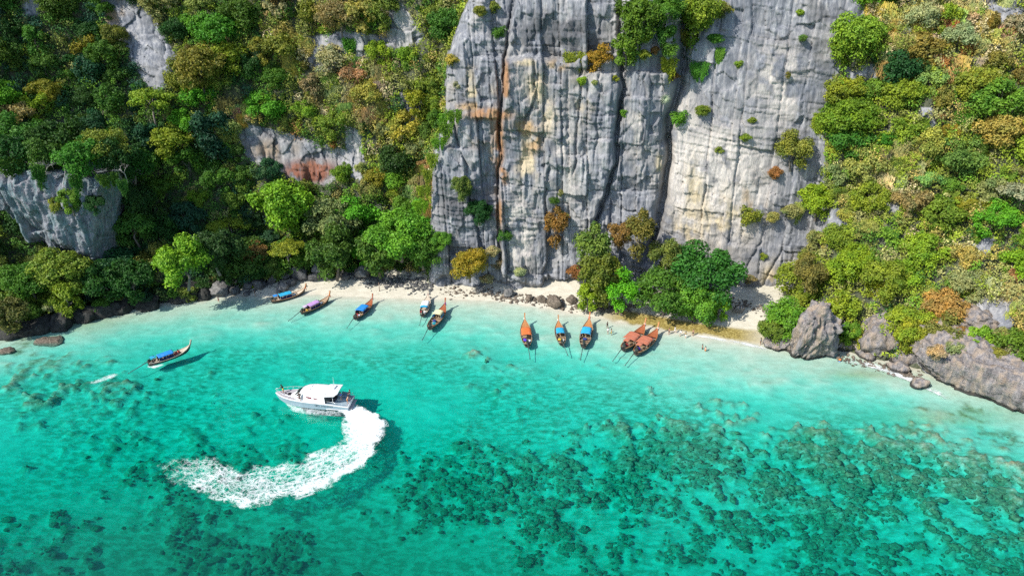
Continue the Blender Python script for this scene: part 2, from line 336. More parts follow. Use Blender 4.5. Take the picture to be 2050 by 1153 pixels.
def rock_material():
    t = NT("limestone"); p = t.pos(); sa = t.attr("stain"); sf = t.attr("stain_shade_a"); vg = t.attr("veg")
    streak = t.noise(t.map(p, (1.3, 1.3, .07)), 1.0, 5, .62)
    fine = t.noise(t.map(p, (4, 4, 1.1)), 1.0, 4, .65)
    big = t.noise(t.map(p, (.09, .09, .06)), 1.0, 4, .6)
    col = t.ramp(streak, (.26, (.075, .082, .098)), (.42, (.16, .168, .188)), (.56, (.25, .255, .27)), (.74, (.42, .41, .395)))
    col = t.mix(t.math('MULTIPLY', t.ramp(big, (.48, 0.0), (.60, 1.0)), .5), col, (.40, .375, .34))
    dk = t.noise(t.map(p, (.16, .16, .05), loc=(7, 3, 0)), 1.0, 5, .65); col = t.mix(t.math('MULTIPLY', t.ramp(dk, (.50, 0.0), (.60, 1.0)), .55), col, (.095, .105, .125))
    col = t.mix(t.math('MULTIPLY', t.ramp(fine, (.25, 1.0), (.48, 0.0)), .55), col, (.085, .088, .095))
    sc = t.mix(t.ramp(fine, (.3, 0.0), (.75, 1.0)), t.mix(.5, sa.outputs["Color"], (.05, .045, .04)), sa.outputs["Color"])
    fac = t.math('MULTIPLY', sf.outputs["Fac"], t.ramp(streak, (.25, .5), (.5, .95)))
    col = t.mix(fac, col, sc)
    soil = t.ramp(t.noise(p, 1.4, 4), (.35, (.025, .036, .012)), (.65, (.07, .075, .028)))
    col = t.mix(t.math('MULTIPLY', vg.outputs["Fac"], t.ramp(big, (.36, .95), (.66, .8))), col, soil)
    t.set(t.b.inputs["Base Color"], col); t.b.inputs["Roughness"].default_value = .9; t.b.inputs["Specular IOR Level"].default_value = .25
    h = t.math('ADD', t.math('MULTIPLY', fine, .5), t.noise(t.map(p, (2.2, 2.2, .35)), 1.0, 6, .7))
    t.bump(h, .6, .25)
    return t.m
M_ROCK = rock_material()
cm = np_mesh("cliff", np.c_[SX.ravel(), SY.ravel(), SZ.ravel()], grid_faces(len(th), len(zz))[:, ::-1], True,
             {"veg": VEG.ravel(), "stain_shade_a": stain_shade_a.ravel(), "stain": stain_shade_col.reshape(-1, 3)})
link("cliff", cm, M_ROCK, kind="structure")

# ------------------------------------------------------------------ seabed and beach
SHORE = [(-260, 20), (-150, 116)] + [tuple(at(a, b)[:2]) for a, b in ((0, 668), (130, 638), (300, 610), (400, 598), (480, 590), (560, 592), (640, 590), (760, 596), (900, 598), (1000, 604), (1100, 618), (1200, 636), (1300, 654), (1400, 672),
         (1500, 686), (1570, 690), (1690, 700), (1760, 716), (1830, 736), (1920, 762), (2050, 785))] + [(125, 96), (200, 20)]
def shore_dist(x, y):
    x = np.asarray(x, float); y = np.asarray(y, float); d = np.full(x.shape, 1e9); s = np.array(SHORE)
    for (x1, y1), (x2, y2) in zip(s, s[1:]):
        k = np.clip(((x - x1) * (x2 - x1) + (y - y1) * (y2 - y1)) / ((x2 - x1) ** 2 + (y2 - y1) ** 2), 0, 1)
        d = np.minimum(d, np.hypot(x - x1 - k * (x2 - x1), y - y1 - k * (y2 - y1)))
    o = np.argsort(s[:, 0]); ys = np.interp(x, s[o, 0], s[o, 1])
    return np.where(y < ys, d, -d)                         # + = out in the water
def reef_density(px, py):
    """where coral grows, in photo pixels of the spot on the seabed"""
    d = .12 * sstep(690, 760, py) + 0.80 * sstep(850, 930, py) * sstep(780, 1150, px) + .75 * soft_spot(px, py, 1700, 900, 330, 55) + .55 * soft_spot(px, py, 1450, 880, 200, 45)
    d = d + 0.85 * soft_spot(px, py, 540, 885, 130, 42) + .8 * soft_spot(px, py, 330, 930, 220, 75) + .8 * sstep(960, 1060, py) * sstep(1000, 500, px)
    d = d + .95 * soft_spot(px, py, 60, 760, 190, 90) + .45 * soft_spot(px, py, 350, 800, 200, 50) + .30 * soft_spot(px, py, 850, 720, 500, 35) + .8 * soft_spot(px, py, 900, 960, 160, 100)
    d = d + .5 * soft_spot(px, py, 1250, 830, 250, 50) + .75 * soft_spot(px, py, 1960, 830, 110, 28) + .5 * soft_spot(px, py, 1950, 960, 160, 60)
    return np.clip(d, 0, 1.15)
def reef_mask(x, y):
    px, py = project(x, y, -2.0)
    d = reef_density(px, py) * sstep(2, 9, shore_dist(x, y) + 3)
    n = .42 * fbm(x / 7.5, y / 7.5, octv=4, seed=301) + .34 * fbm(x / 3.0, y / 3.0, octv=3, seed=302) + .34 * fbm(x / 1.1, y / 1.1, octv=2, seed=303)
    return sstep(-.05, .5, n + (d - .80) * .85) * sstep(.04, .3, d), d
def ground_z(x, y, detail=True):
    d = shore_dist(x, y)
    dep = np.interp(d, [-60, -14, -5, 0, 3, 8, 14, 22, 34, 50, 65, 80, 110, 200], [6, 2.3, .75, 0.0, -.16, -.34, -.62, -1.30, -2.2, -3.3, -5.6, -11, -16, -19])
    if detail:
        rm, _ = reef_mask(x, y)
        dep = dep + sstep(4, 18, d) * (.28 * fbm(x / 9, y / 6, octv=3, seed=51) + .10 * fbm(x / 2.2, y / 1.3, octv=2, seed=52)) + .05 * fbm(x / 4, y / 4, octv=2, seed=53) + rm * (.95 + .5 * fbm(x / 1.3, y / 1.3, octv=2, seed=54)) * sstep(10, 30, d)
    return dep
gx = np.concatenate([[-2500, -900, -400], np.arange(-220, -130, 3.0), np.arange(-130, 130, .5), np.arange(130, 221, 3.0), [400, 900, 2500]])
gy = np.concatenate([[-3000, -1000, -300, -80, 0, 20, 36], np.arange(48, 185, .45), [190, 200, 215, 235]])
GX, GY = np.meshgrid(gx, gy, indexing='ij'); GZ = ground_z(GX, GY)
RM, RD = reef_mask(GX, GY); SD = shore_dist(GX, GY)
gpx, gpy = project(GX, GY, GZ)
alg = sstep(-5.5, -4.2, SD) * (1 - sstep(-.8, .6, SD + .8 * fbm(GX / 2.2, GY / 2.2, octv=3, seed=71))) * sstep(1170, 1260, gpx) * (1 - sstep(1470, 1560, gpx))
alg2 = soft_spot(gpx, gpy, 1900, 835, 150, 20) * .45 + .5 * soft_spot(gpx, gpy, 1720, 750, 70, 12) + .8 * soft_spot(gpx, gpy, 60, 640, 160, 26)
def ground_material():
    t = NT("sand_and_reef"); p = t.pos(); rf = t.attr("reef").outputs["Fac"]; al = t.attr("algae").outputs["Fac"]; sh = t.attr("shoredist").outputs["Fac"]; mo = t.attr("mottle").outputs["Fac"]
    n1 = t.noise(t.map(p, (.5, .8, 1)), 1.0, 5, .6); n2 = t.noise(t.map(p, (2.2, 3.4, 1)), 1.0, 4, .65); n3 = t.noise(p, 7.0, 3, .6)
    sand = t.ramp(n1, (.3, (.43, .40, .32)), (.7, (.55, .52, .43)))
    # patchy weed and rubble under water, doubling as painted ripple light and dark
    n4 = t.noise(t.map(p, (.55, 1.15, 1), rot=(0, 0, .25)), 1.0, 6, .66)
    weed = t.math('MULTIPLY', mo, t.ramp(n4, (.43, 0.0), (.58, 1.0)))
    sand = t.mix(t.math('MULTIPLY', weed, .75), sand, t.ramp(n2, (.3, (.12, .145, .085)), (.7, (.27, .26, .17))))
    coral = t.ramp(t.noise(t.map(p, (1.5, 2.1, 1)), 1.0, 6, .7), (.30, (.07, .08, .05)), (.5, (.20, .185, .105)), (.70, (.42, .37, .24)))
    coral = t.mix(t.ramp(n3, (.4, 0.0), (.7, .5)), coral, (.06, .085, .06))
    c = t.mix(t.math('MULTIPLY', t.math('MULTIPLY', rf, t.ramp(n4, (.30, .35), (.52, 1.0))), .92), sand, coral)
    algc = t.ramp(n2, (.3, (.08, .055, .015)), (.52, (.25, .195, .055)), (.72, (.44, .37, .15)))
    c = t.mix(al, c, algc)
    t.set(t.b.inputs["Base Color"], c); t.b.inputs["Roughness"].default_value = .95; t.b.inputs["Specular IOR Level"].default_value = .1
    t.bump(t.math('ADD', n2, t.math('MULTIPLY', n3, .4)), .5, .25)
    return t.m
mott = sstep(15, 30, SD) * np.clip(.55 + .6 * fbm(GX / 16, GY / 10, octv=3, seed=88) + .5 * RD, 0, 1)
gm = np_mesh("seabed", np.c_[GX.ravel(), GY.ravel(), GZ.ravel()], grid_faces(len(gx), len(gy)), True,
             {"reef": RM.ravel(), "algae": np.clip(np.maximum(alg, alg2), 0, 1).ravel(), "shoredist": SD.ravel(), "mottle": mott.ravel()})
link("beach_and_seabed", gm, ground_material(), kind="structure")

# ------------------------------------------------------------------ the sea: a closed body of clear water
def water_material():
    t = NT("sea_water"); t.n.remove(t.b); p = t.pos()
    tr = t.new("ShaderNodeBsdfTransparent"); gl = t.new("ShaderNodeBsdfGlossy"); gl.inputs["Roughness"].default_value = .06
    mixs = t.new("ShaderNodeMixShader"); fr = t.new("ShaderNodeFresnel"); geo = t.new("ShaderNodeNewGeometry")
    t.l.new(t.math('ADD', 1.333, t.math('MULTIPLY', geo.outputs["Backfacing"], 1 / 1.333 - 1.333)), fr.inputs["IOR"])
    w1 = t.noise(t.map(p, (.38, .75, 1), rot=(0, 0, .35)), 1.0, 3, .55); w2 = t.noise(t.map(p, (1.1, 2.0, 1), rot=(0, 0, .2)), 1.0, 2, .6)
    h = t.math('ADD', w1, t.math('MULTIPLY', w2, .55))
    b = t.new("ShaderNodeBump"); b.inputs["Strength"].default_value = .16; b.inputs["Distance"].default_value = .3; t.l.new(h, b.inputs["Height"])
    t.l.new(b.outputs[0], gl.inputs["Normal"]); t.l.new(b.outputs[0], fr.inputs["Normal"])
    t.l.new(fr.outputs[0], mixs.inputs[0]); t.l.new(tr.outputs[0], mixs.inputs[1]); t.l.new(gl.outputs[0], mixs.inputs[2])
    t.l.new(mixs.outputs[0], t.out.inputs["Surface"])
    va = t.new("ShaderNodeVolumeAbsorption"); va.inputs["Color"].default_value = (0.0, .938, .917, 1); va.inputs["Density"].default_value = .53
    vs = t.new("ShaderNodeVolumeScatter"); vs.inputs["Color"].default_value = (.06, .76, .80, 1); vs.inputs["Density"].default_value = .017; vs.inputs["Anisotropy"].default_value = .3
    av = t.new("ShaderNodeAddShader"); t.l.new(va.outputs[0], av.inputs[0]); t.l.new(vs.outputs[0], av.inputs[1]); t.l.new(av.outputs[0], t.out.inputs["Volume"])
    return t.m
bm = bmesh.new(); bx(bm, -2400, 2400, -2900, 225, -24, 0)
link("sea_water", bm_mesh("sea_water", bm), water_material(), kind="structure")
# ------------------------------------------------------------------ separate rocks (overhanging outcrop, shore rocks, boulders)
rng = np.random.default_rng(7)
_RG = np.hypot(SX, SY - CY)
def surf_R(t, z):                                           # quick look-up of the sheet radius
    i = np.clip(np.searchsorted(th, t) - 1, 0, len(th) - 2); j = np.clip(np.searchsorted(zz, z) - 1, 0, len(zz) - 2)
    a = np.clip((t - th[i]) / (th[i + 1] - th[i]), 0, 1); b = np.clip((z - zz[j]) / (zz[j + 1] - zz[j]), 0, 1)
    return (_RG[i, j] * (1 - a) + _RG[i + 1, j] * a) * (1 - b) + (_RG[i, j + 1] * (1 - a) + _RG[i + 1, j + 1] * a) * b
def hit(px, py):
    r = ray(px, py); Y = np.linspace(60, 260, 900); k = Y / r[1]
    x = r[0] * k; z = CAM_H + r[2] * k; t = np.arctan2(x, Y - CY)
    f = np.hypot(x, Y - CY) - surf_R(t, z); g = ground_z(x, Y, False) - z
    n = np.nonzero((f > 0) | (g > 0))[0]
    n = n[0] if len(n) else len(Y) - 1
    return np.array([x[n], Y[n], z[n]])
def on_slope(x, y, z):                                      # surface point at that bearing and height
    t = math.atan2(x, y - CY); r = float(surf_R(np.array([t]), np.array([z]))[0])
    return np.array([r * math.sin(t), CY + r * math.cos(t), z])

ICO = {}
def ico(sub):
    if sub not in ICO:
        b = bmesh.new(); bmesh.ops.create_icosphere(b, subdivisions=sub, radius=1.0)
        b.verts.ensure_lookup_table()
        ICO[sub] = (np.array([v.co[:] for v in b.verts]), np.array([[v.index for v in f.verts] for f in b.faces])); b.free()
    return ICO[sub]
def rock_mesh(name, rad, sub=3, seed=0, rough=.35, flute=0.0, cut=0.0, block=0.5, strata=0.0):
    v, f = ico(sub); v = v.copy(); r = np.array(rad, float)
    if block:                                               # push towards a box, then chip flat facets
        p = np.sign(v) * np.abs(v) ** (1 - .45 * block); v = p / np.maximum(1e-6, np.max(np.abs(p), 1, keepdims=True) * .45 + .55 * np.linalg.norm(p, axis=1, keepdims=True))
    g = np.random.default_rng(seed)
    for q in range(9):
        n = g.normal(size=3); n /= np.linalg.norm(n); h = g.uniform(.62, .92)
        d = v @ n - h; v = v - np.where(d > 0, d, 0)[:, None] * n * .9
    w = v * r; L = np.cbrt(r.prod())
    nn = rough * (.6 * fbm(w[:, 0] / L * 1.3, w[:, 1] / L * 1.3, w[:, 2] / L * 1.3, octv=5, seed=seed) + .25 * ridge(w[:, 0] / L * 3, w[:, 1] / L * 3, w[:, 2] / L * 1.2, octv=3, seed=seed + 3))
    if flute: nn = nn - flute * ridge((w[:, 0] + .6 * w[:, 1]) / 1.0, w[:, 1] / 2.5, w[:, 2] / 14.0, octv=3, seed=seed + 9)
    w = w + v * (nn * L)[:, None]
    if sub >= 5: w = w + v * (.60 * fbm(w[:, 0] / 1.5, w[:, 1] / 1.5, w[:, 2] / 2.2, octv=3, seed=seed + 21) - .42 * ridge(w[:, 0] / .85, w[:, 1] / .85, w[:, 2] / 2.6, octv=2, seed=seed + 22) + .35 * facets((w[:, 0] + w[:, 1]) * .8 + .4 * fbm(w[:, 0], w[:, 1], w[:, 2], octv=2, seed=5), w[:, 2] + .3 * w[:, 0], 1.5, 1.3, seed + 23, .3)[0])[:, None]
    if strata:
        w[:, :2] *= (1 - strata * (((w[:, 2] + .5 * fbm(w[:, 0] / 4, w[:, 1] / 4, octv=2, seed=seed)) / .9) % 1.0) ** 2)[:, None]
    if cut:                                                 # undercut towards the bottom
        k = np.clip((-w[:, 2] / r[2]) , 0, 1); w[:, 1] += cut * k * r[1]
    return np_mesh(name, w, f, True)
def stone_material(name, lo, hi, streak=.25, wet=True, veil=None, tide=1.0):
    t = NT(name); p = t.pos(); o = t.obj()
    s = t.noise(t.map(p, (1.6, 1.6, streak)), 1.0, 5, .62); fi = t.noise(p, 3.2, 5, .7)
    c = t.ramp(s, (.28, lo), (.7, hi)); c = t.mix(t.math('MULTIPLY', t.ramp(fi, (.25, 1.0), (.5, 0.0)), .55), c, tuple(v * .35 for v in lo))
    if veil: c = t.mix(t.math('MULTIPLY', t.ramp(t.noise(t.map(p, (.8, .8, .12)), 1.0, 4, .6), (.45, 0.0), (.62, 1.0)), .75), c, veil)
    if wet:
        z = t.new("ShaderNodeSeparateXYZ"); t.l.new(p, z.inputs[0])
        k = t.math('ADD', z.outputs[2], t.math('MULTIPLY', s, .8))
        c = t.mix(t.ramp(t.math('MULTIPLY', k, .5 / tide), (.45, .88), (.62, 0.0)), c, (.022, .022, .020))   # dark tide band of algae
    t.set(t.b.inputs["Base Color"], c); t.b.inputs["Roughness"].default_value = .88; t.b.inputs["Specular IOR Level"].default_value = .3
    t.bump(t.math('ADD', t.math('MULTIPLY', fi, 1.0), s), 1.0, .35)
    return t.m
M_GREY = stone_material("grey_karst", (.085, .08, .082), (.33, .305, .30), .25, True, (.33, .255, .185))
M_BLUE = stone_material("streaked_karst", (.06, .075, .095), (.36, .35, .37), .08, False, (.12, .20, .21))
M_DARK = stone_material("dark_boulder", (.035, .036, .038), (.15, .15, .15), .8, False)
M_MID = stone_material("shore_boulder", (.075, .075, .075), (.26, .25, .24), .8, False)
M_SHADE = stone_material("shade_painted_rock", (.012, .013, .012), (.055, .055, .05), .8, False)  # near-black colour paints in the shade of the hollow under the shore trees
M_BROWN = stone_material("brown_shore_rock", (.07, .055, .04), (.24, .195, .15), .8, False)

def put_rock(name, label, px, py, z, rad, mat, group=None, rz=0, tilt=0, sub=4, cat="rock", **kw):
    c = at(px, py, z); c[1] += rad[1] * .35
    o = link(name, rock_mesh(name, rad, sub, **kw), mat); o.location = c; o.rotation_euler = (tilt, 0, rz)
    return tag(o, label, cat, group)
put_rock("shore_rock", "tall pointed grey rock with sheer fluted face standing in the shallows under a bright shrub", 1636, 672, 5.6, (5.9, 5.0, 8.2), M_GREY, sub=6, seed=31, flute=.16, cut=-.12, rough=.34, block=.75, rz=.25)
put_rock("shore_rock", "low wet rounded rock at the foot of the tall pointed shore rock", 1560, 688, 1.0, (3.6, 3.0, 2.4), M_GREY, sub=5, seed=35, flute=.10, cut=.2)
put_rock("shore_rock", "smooth grey wedge boulder undercut above a dark hollow behind the surf line", 1772, 680, 4.2, (5.4, 5.0, 4.4), M_GREY, sub=5, seed=44, cut=.35, rough=.25, tilt=.2)
put_rock("shore_rock", "pale layered grey crag rising above the big rounded shore rock", 1952, 650, 9.5, (5.8, 4.5, 4.6), M_GREY, sub=5, seed=58, strata=.10, rough=.3)
put_rock("shore_rock", "biggest rock, a broad knobbly grey headland plunging into the water beside dry scrub", 2018, 772, 1.6, (17.5, 12.5, 8.4), M_GREY, sub=6, seed=63, flute=.05, rough=.30, cut=.30, block=.35, rz=-.42)
put_rock("shore_rock", "small grey crag poking out of the green slope", 1964, 492, 22.0, (3.2, 2.6, 3.0), M_GREY, sub=5, seed=67, rough=.4)
# overhanging outcrop above the trees of the shaded slope
def overhang():
    us = np.linspace(0, 1, 178); vs = np.linspace(0, 1, 128); U, V = np.meshgrid(us, vs, indexing='ij')
    top = [at_y(a, b, c) for a, b, c in ((-70, 268, 157), (0, 318, 157), (60, 335, 156), (140, 350, 155), (215, 352, 157), (250, 354, 163), (268, 352, 172))]
    bot = [at_y(a, b, c) for a, b, c in ((-60, 380, 161), (5, 410, 160), (70, 470, 159), (135, 515, 158.5), (205, 524, 159), (240, 500, 163), (264, 480, 172))]
    k = np.linspace(0, 1, 7)
    def cur(pts): p = np.array(pts); return np.stack([np.interp(us, k, p[:, i]) for i in range(3)], -1)
    a, b = cur(top), cur(bot)
    P = a[:, None] * (1 - V[..., None]) + b[:, None] * V[..., None]
    bulge = 3.2 * np.sin(np.pi * np.clip(V * 1.05, 0, 1)) ** .8 + 1.6 * np.sin(np.pi * U)
    s = P[..., 0]; z = P[..., 2]
    n = 1.5 * ridge(s / 5.5, z / 30, octv=3, seed=401) + .55 * ridge(s / 1.5, z / 12, octv=3, seed=402) + .9 * fbm(s / 6, z / 8, octv=4, seed=403) + .3 * fbm(s / 1.1, z / 2.4, octv=3, seed=404) + 1.3 * facets(s + .8 * fbm(s / 3, z / 3, octv=2, seed=410), z, 2.4, 4.2, 411, .3)[0] + .5 * blocks(s + .12 * z, z, 1.1, 4.5, 412, .2)[0]
    P[..., 1] -= bulge + n
    P[..., 2] += sstep(.75, 1, V) * 1.8 * ridge(s / 2.6, s * 0, octv=2, seed=405)
    Q = P.copy(); Q[..., 1] = P[..., 1].max() + 9.0; Q[..., 2] -= 1.0 * (1 - V)        # closed at the back, inside the hill
    v = np.concatenate([P.reshape(-1, 3), Q.reshape(-1, 3)]); N = len(us) * len(vs); f = grid_faces(len(us), len(vs))
    g = np.arange(N).reshape(len(us), len(vs)); sides = []
    for e in (g[:, 0], g[:, -1][::-1], g[0][::-1], g[-1]):
        sides.append(np.stack([e[:-1], e[1:], e[1:] + N, e[:-1] + N], -1)[:, ::-1])
    return np_mesh("rock_outcrop", v, np.concatenate([f, f[:, ::-1] + N] + sides), True)
tag(link("rock_outcrop", overhang(), M_BLUE), "big overhanging blue-grey rock face streaked from top to bottom above the shaded trees", "rock outcrop")

# boulders at the left end of the beach
BLD = [(598, 546, 2.6, M_DARK, "large dark wedge boulder, highest of the heap behind the beach"), (640, 542, 2.5, M_MID, "big grey flat-faced boulder at the right end of the dark heap"), (612, 528, 2.0, M_DARK, "pale-topped boulder wedged under the yellow tree"),
       (570, 551, 1.8, M_DARK, "black rounded boulder left of the large dark wedge boulder"), (545, 560, 1.5, M_DARK, "dark boulder half buried where the heap meets the sand"), (565, 576, 1.55, M_MID, "lone grey boulder on the sand in front of the dark heap"),
       (557, 585, .7, M_MID, "small flat stone lying beside the lone grey boulder"), (518, 570, 1.6, M_DARK, "black boulder at the left end of the sand strip"), (440, 582, 2.4, M_MID, "grey jagged rock with white top at the water's edge"), (470, 584, 1.5, M_DARK, "wet black rock right of the jagged white-topped rock"),
       (497, 573, 1.3, M_DARK, "small black rock between the sand strip and the jagged rock"), (723, 548, 2.2, M_MID, "pale grey boulder alone under the green trees behind the beach"), (630, 556, 1.5, M_DARK, "dark boulder in front of the big grey flat-faced boulder"), (583, 566, 1.2, M_DARK, "small dark boulder tucked behind the lone grey boulder"),
       (655, 552, 1.4, M_DARK, "dark stone at the foot of the leafy bank above the sand"), (530, 548, 1.9, M_DARK, "shadowed boulder under the trees at the back of the heap"), (493, 588, .9, M_DARK, "low wet stone in the shallows off the sand strip"),
       (690, 556, 1.1, M_DARK, "small dark stone left of the pale lone boulder under trees"), (1112, 606, 2.0, M_BROWN, "round brown pitted rock standing on the sand below the cliff"), (1085, 600, 1.2, M_BROWN, "flat brown rock left of the round pitted rock"), (1060, 598, 1.0, M_BROWN, "brown rock lump close under the undercut cliff foot"),
       (1145, 600, 1.2, M_BROWN, "brown rock right of the round pitted rock beside the bright trees"), (1020, 588, 1.3, M_MID, "grey block fallen at the undercut foot of the cliff"), (960, 580, 1.1, M_MID, "grey slab in the shadow of the buttress overhang"), (1480, 620, 1.2, M_MID, "pale stone on the sand right of the round dark green trees")]
for i, (px, py, r, m, lb) in enumerate(BLD):
    g = ground_z(np.array([at(px, py)[0]]), np.array([at(px, py)[1]]), False)[0]
    put_rock("boulder", lb, px, py, max(g, 0) + r * .35, (r * 1.15, r * .95, r * .8), m, "boulders along the back of the beach", rz=i * 1.3, tilt=.15 * math.sin(i * 2.1), sub=4, cat="boulder", seed=100 + i, rough=.3)
for i, (px, py, r, lb) in enumerate([(98, 686, 2.6, "brown flat rock just breaking the surface off the shaded shore"), (10, 705, 1.6, "small submerged brown rock left of the flat rock breaking the surface")]):
    o = put_rock("reef_rock", lb, px, py, -.35, (r * 1.3, r * .9, .62), M_BROWN, seed=160 + i, sub=4, block=.2)
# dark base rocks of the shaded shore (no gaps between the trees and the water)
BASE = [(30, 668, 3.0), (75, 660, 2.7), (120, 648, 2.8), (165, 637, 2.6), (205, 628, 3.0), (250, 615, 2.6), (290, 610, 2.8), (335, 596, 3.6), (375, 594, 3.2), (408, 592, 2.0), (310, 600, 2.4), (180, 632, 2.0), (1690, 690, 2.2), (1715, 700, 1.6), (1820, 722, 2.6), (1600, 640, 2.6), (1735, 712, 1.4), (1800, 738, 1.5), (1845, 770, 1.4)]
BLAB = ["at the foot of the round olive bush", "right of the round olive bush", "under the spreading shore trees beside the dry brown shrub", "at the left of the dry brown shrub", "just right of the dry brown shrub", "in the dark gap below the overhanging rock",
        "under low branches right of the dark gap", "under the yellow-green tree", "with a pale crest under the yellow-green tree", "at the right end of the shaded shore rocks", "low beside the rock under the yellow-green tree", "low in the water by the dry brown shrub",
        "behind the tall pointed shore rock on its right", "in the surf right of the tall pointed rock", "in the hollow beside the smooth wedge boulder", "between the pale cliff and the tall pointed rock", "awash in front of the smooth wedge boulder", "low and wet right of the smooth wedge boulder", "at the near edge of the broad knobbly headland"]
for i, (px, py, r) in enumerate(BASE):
    put_rock("bank_rock", "dark weathered rock " + BLAB[i], px, py, .5, (r * 1.5, r * 1.0, r * .95), M_SHADE if i < 12 else M_GREY, "dark rocks along the waterline", rz=i * .9, sub=4, cat="rock", seed=200 + i, rough=.38)
# rubble strips: too many small stones to count
def rubble(name, label, strips, mat, n, seed):
    g = np.random.default_rng(seed); v0, f0 = ico(1); V = []; F = []; k = 0
    for i in range(n):
        a, b, w, wt = strips[g.choice(len(strips), p=np.array([s[3] for s in strips]) / sum(s[3] for s in strips))]
        u = g.random(); px = a[0] + (b[0] - a[0]) * u; py = a[1] + (b[1] - a[1]) * u + g.normal() * w * .5
        p = at(px, py, 1.0); p[2] = max(ground_z(p[:1], p[1:2], False)[0], -.3)
        s = .16 + .34 * g.random() ** 2.2
        q = v0 * (s * g.uniform(.7, 1.4, 3)) * (1 + .25 * g.normal(size=(len(v0), 1))); c, sn = math.cos(i), math.sin(i)
        q = np.c_[q[:, 0] * c - q[:, 1] * sn, q[:, 0] * sn + q[:, 1] * c, q[:, 2]] + p
        V.append(q); F.append(f0 + k); k += len(v0)
    o = link(name, np_mesh(name, np.concatenate(V), np.concatenate(F)), mat, kind="stuff"); tag(o, label)
rubble("rubble", "dark pebbles and broken stones strewn along the back of the sand", [((655, 548), (730, 556), 8, 2), ((730, 556), (865, 574), 13, 6), ((480, 572), (650, 552), 10, 2)], M_DARK, 900, 5)
rubble("rubble", "brown stones and shells scattered below the cliff foot", [((880, 578), (1010, 588), 8, 2), ((1000, 588), (1130, 606), 8, 4), ((1120, 606), (1280, 618), 9, 4), ((1440, 612), (1540, 632), 8, 1.5), ((1680, 705), (1850, 748), 9, 3)], M_BROWN, 800, 6)
# coral heads on the seabed
def corals():
    g = np.random.default_rng(11); v0, f0 = ico(2); V = []; F = []; k = 0; cnt = 0
    N = 90000; x = g.uniform(-115, 115, N); y = g.uniform(56, 135, N); m, d = reef_mask(x, y); px, py = project(x, y, -2)
    ok = (m * (.22 + .78 * sstep(850, 990, py)) * (.68 + .32 * sstep(500, 1100, px)) > .10 + g.random(N) * .95) & (px > -150) & (px < 2200) & (py < 1260); x, y = x[ok][:15000], y[ok][:15000]; z = ground_z(x, y); v1, f1 = ico(1)
    big = g.random(len(x)) < .26
    for i in range(len(x)):
        s = (.22 + .42 * g.random() ** 2) if big[i] else g.uniform(.12, .34); a_, f_ = (v0, f0) if big[i] else (v1, f1)
        q = a_ * np.array([s * g.uniform(.7, 1.7), s * g.uniform(.7, 1.4), s * g.uniform(.3, .7)])
        q = q * (1 + .22 * np.sin(a_ @ g.normal(size=3) * 4 + i) + .16 * np.sin(a_ @ g.normal(size=3) * 9 + i))[:, None]
        q = q + np.array([x[i], y[i], min(z[i] + .02 * s, -.9 - s * .7)])
        V.append(q); F.append(f_ + k); k += len(a_)
    t = NT("coral"); p = t.pos(); n = t.noise(p, 1.6, 4, .65); n2 = t.noise(p, .35, 3, .6)
    c = t.ramp(n, (.28, (.07, .07, .04)), (.52, (.19, .155, .085)), (.75, (.42, .33, .18)))
    c = t.mix(t.ramp(n2, (.4, 0.0), (.65, .6)), c, (.085, .115, .08)); t.set(t.b.inputs["Base Color"], c); t.b.inputs["Roughness"].default_value = .95
    t.bump(n, .8, .3)
    o = link("coral_reef", np_mesh("coral_reef", np.concatenate(V), np.concatenate(F), True), t.m, kind="stuff"); tag(o, "brown coral heads crowded on the seabed below clear green water")
corals()
# ------------------------------------------------------------------ plants
def leaf_material():
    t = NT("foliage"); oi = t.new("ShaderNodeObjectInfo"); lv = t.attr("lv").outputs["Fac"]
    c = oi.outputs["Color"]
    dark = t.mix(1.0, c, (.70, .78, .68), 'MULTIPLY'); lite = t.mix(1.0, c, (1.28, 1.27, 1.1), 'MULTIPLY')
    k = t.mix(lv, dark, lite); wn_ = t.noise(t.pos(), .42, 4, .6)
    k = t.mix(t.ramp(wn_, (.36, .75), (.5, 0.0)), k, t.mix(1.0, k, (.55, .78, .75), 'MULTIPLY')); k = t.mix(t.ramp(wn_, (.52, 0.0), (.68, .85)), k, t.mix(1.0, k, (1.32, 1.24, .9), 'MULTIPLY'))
    t.set(t.b.inputs["Base Color"], k); t.b.inputs["Roughness"].default_value = .55; t.b.inputs["Specular IOR Level"].default_value = .25
    tl = t.new("ShaderNodeBsdfTranslucent"); t.l.new(t.mix(1.0, k, (1.0, 1.08, .65), 'MULTIPLY'), tl.inputs[0])
    mx = t.new("ShaderNodeMixShader"); mx.inputs[0].default_value = .28
    t.l.new(t.b.outputs[0], mx.inputs[1]); t.l.new(tl.outputs[0], mx.inputs[2]); t.l.new(mx.outputs[0], t.out.inputs["Surface"])
    return t.m
M_LEAF = leaf_material()
M_BARK = plain("grey_bark", (.17, .145, .12), .9, .4, 3.0)
M_PALEBARK = plain("bleached_bark", (.42, .39, .35), .9, .35, 3.0)

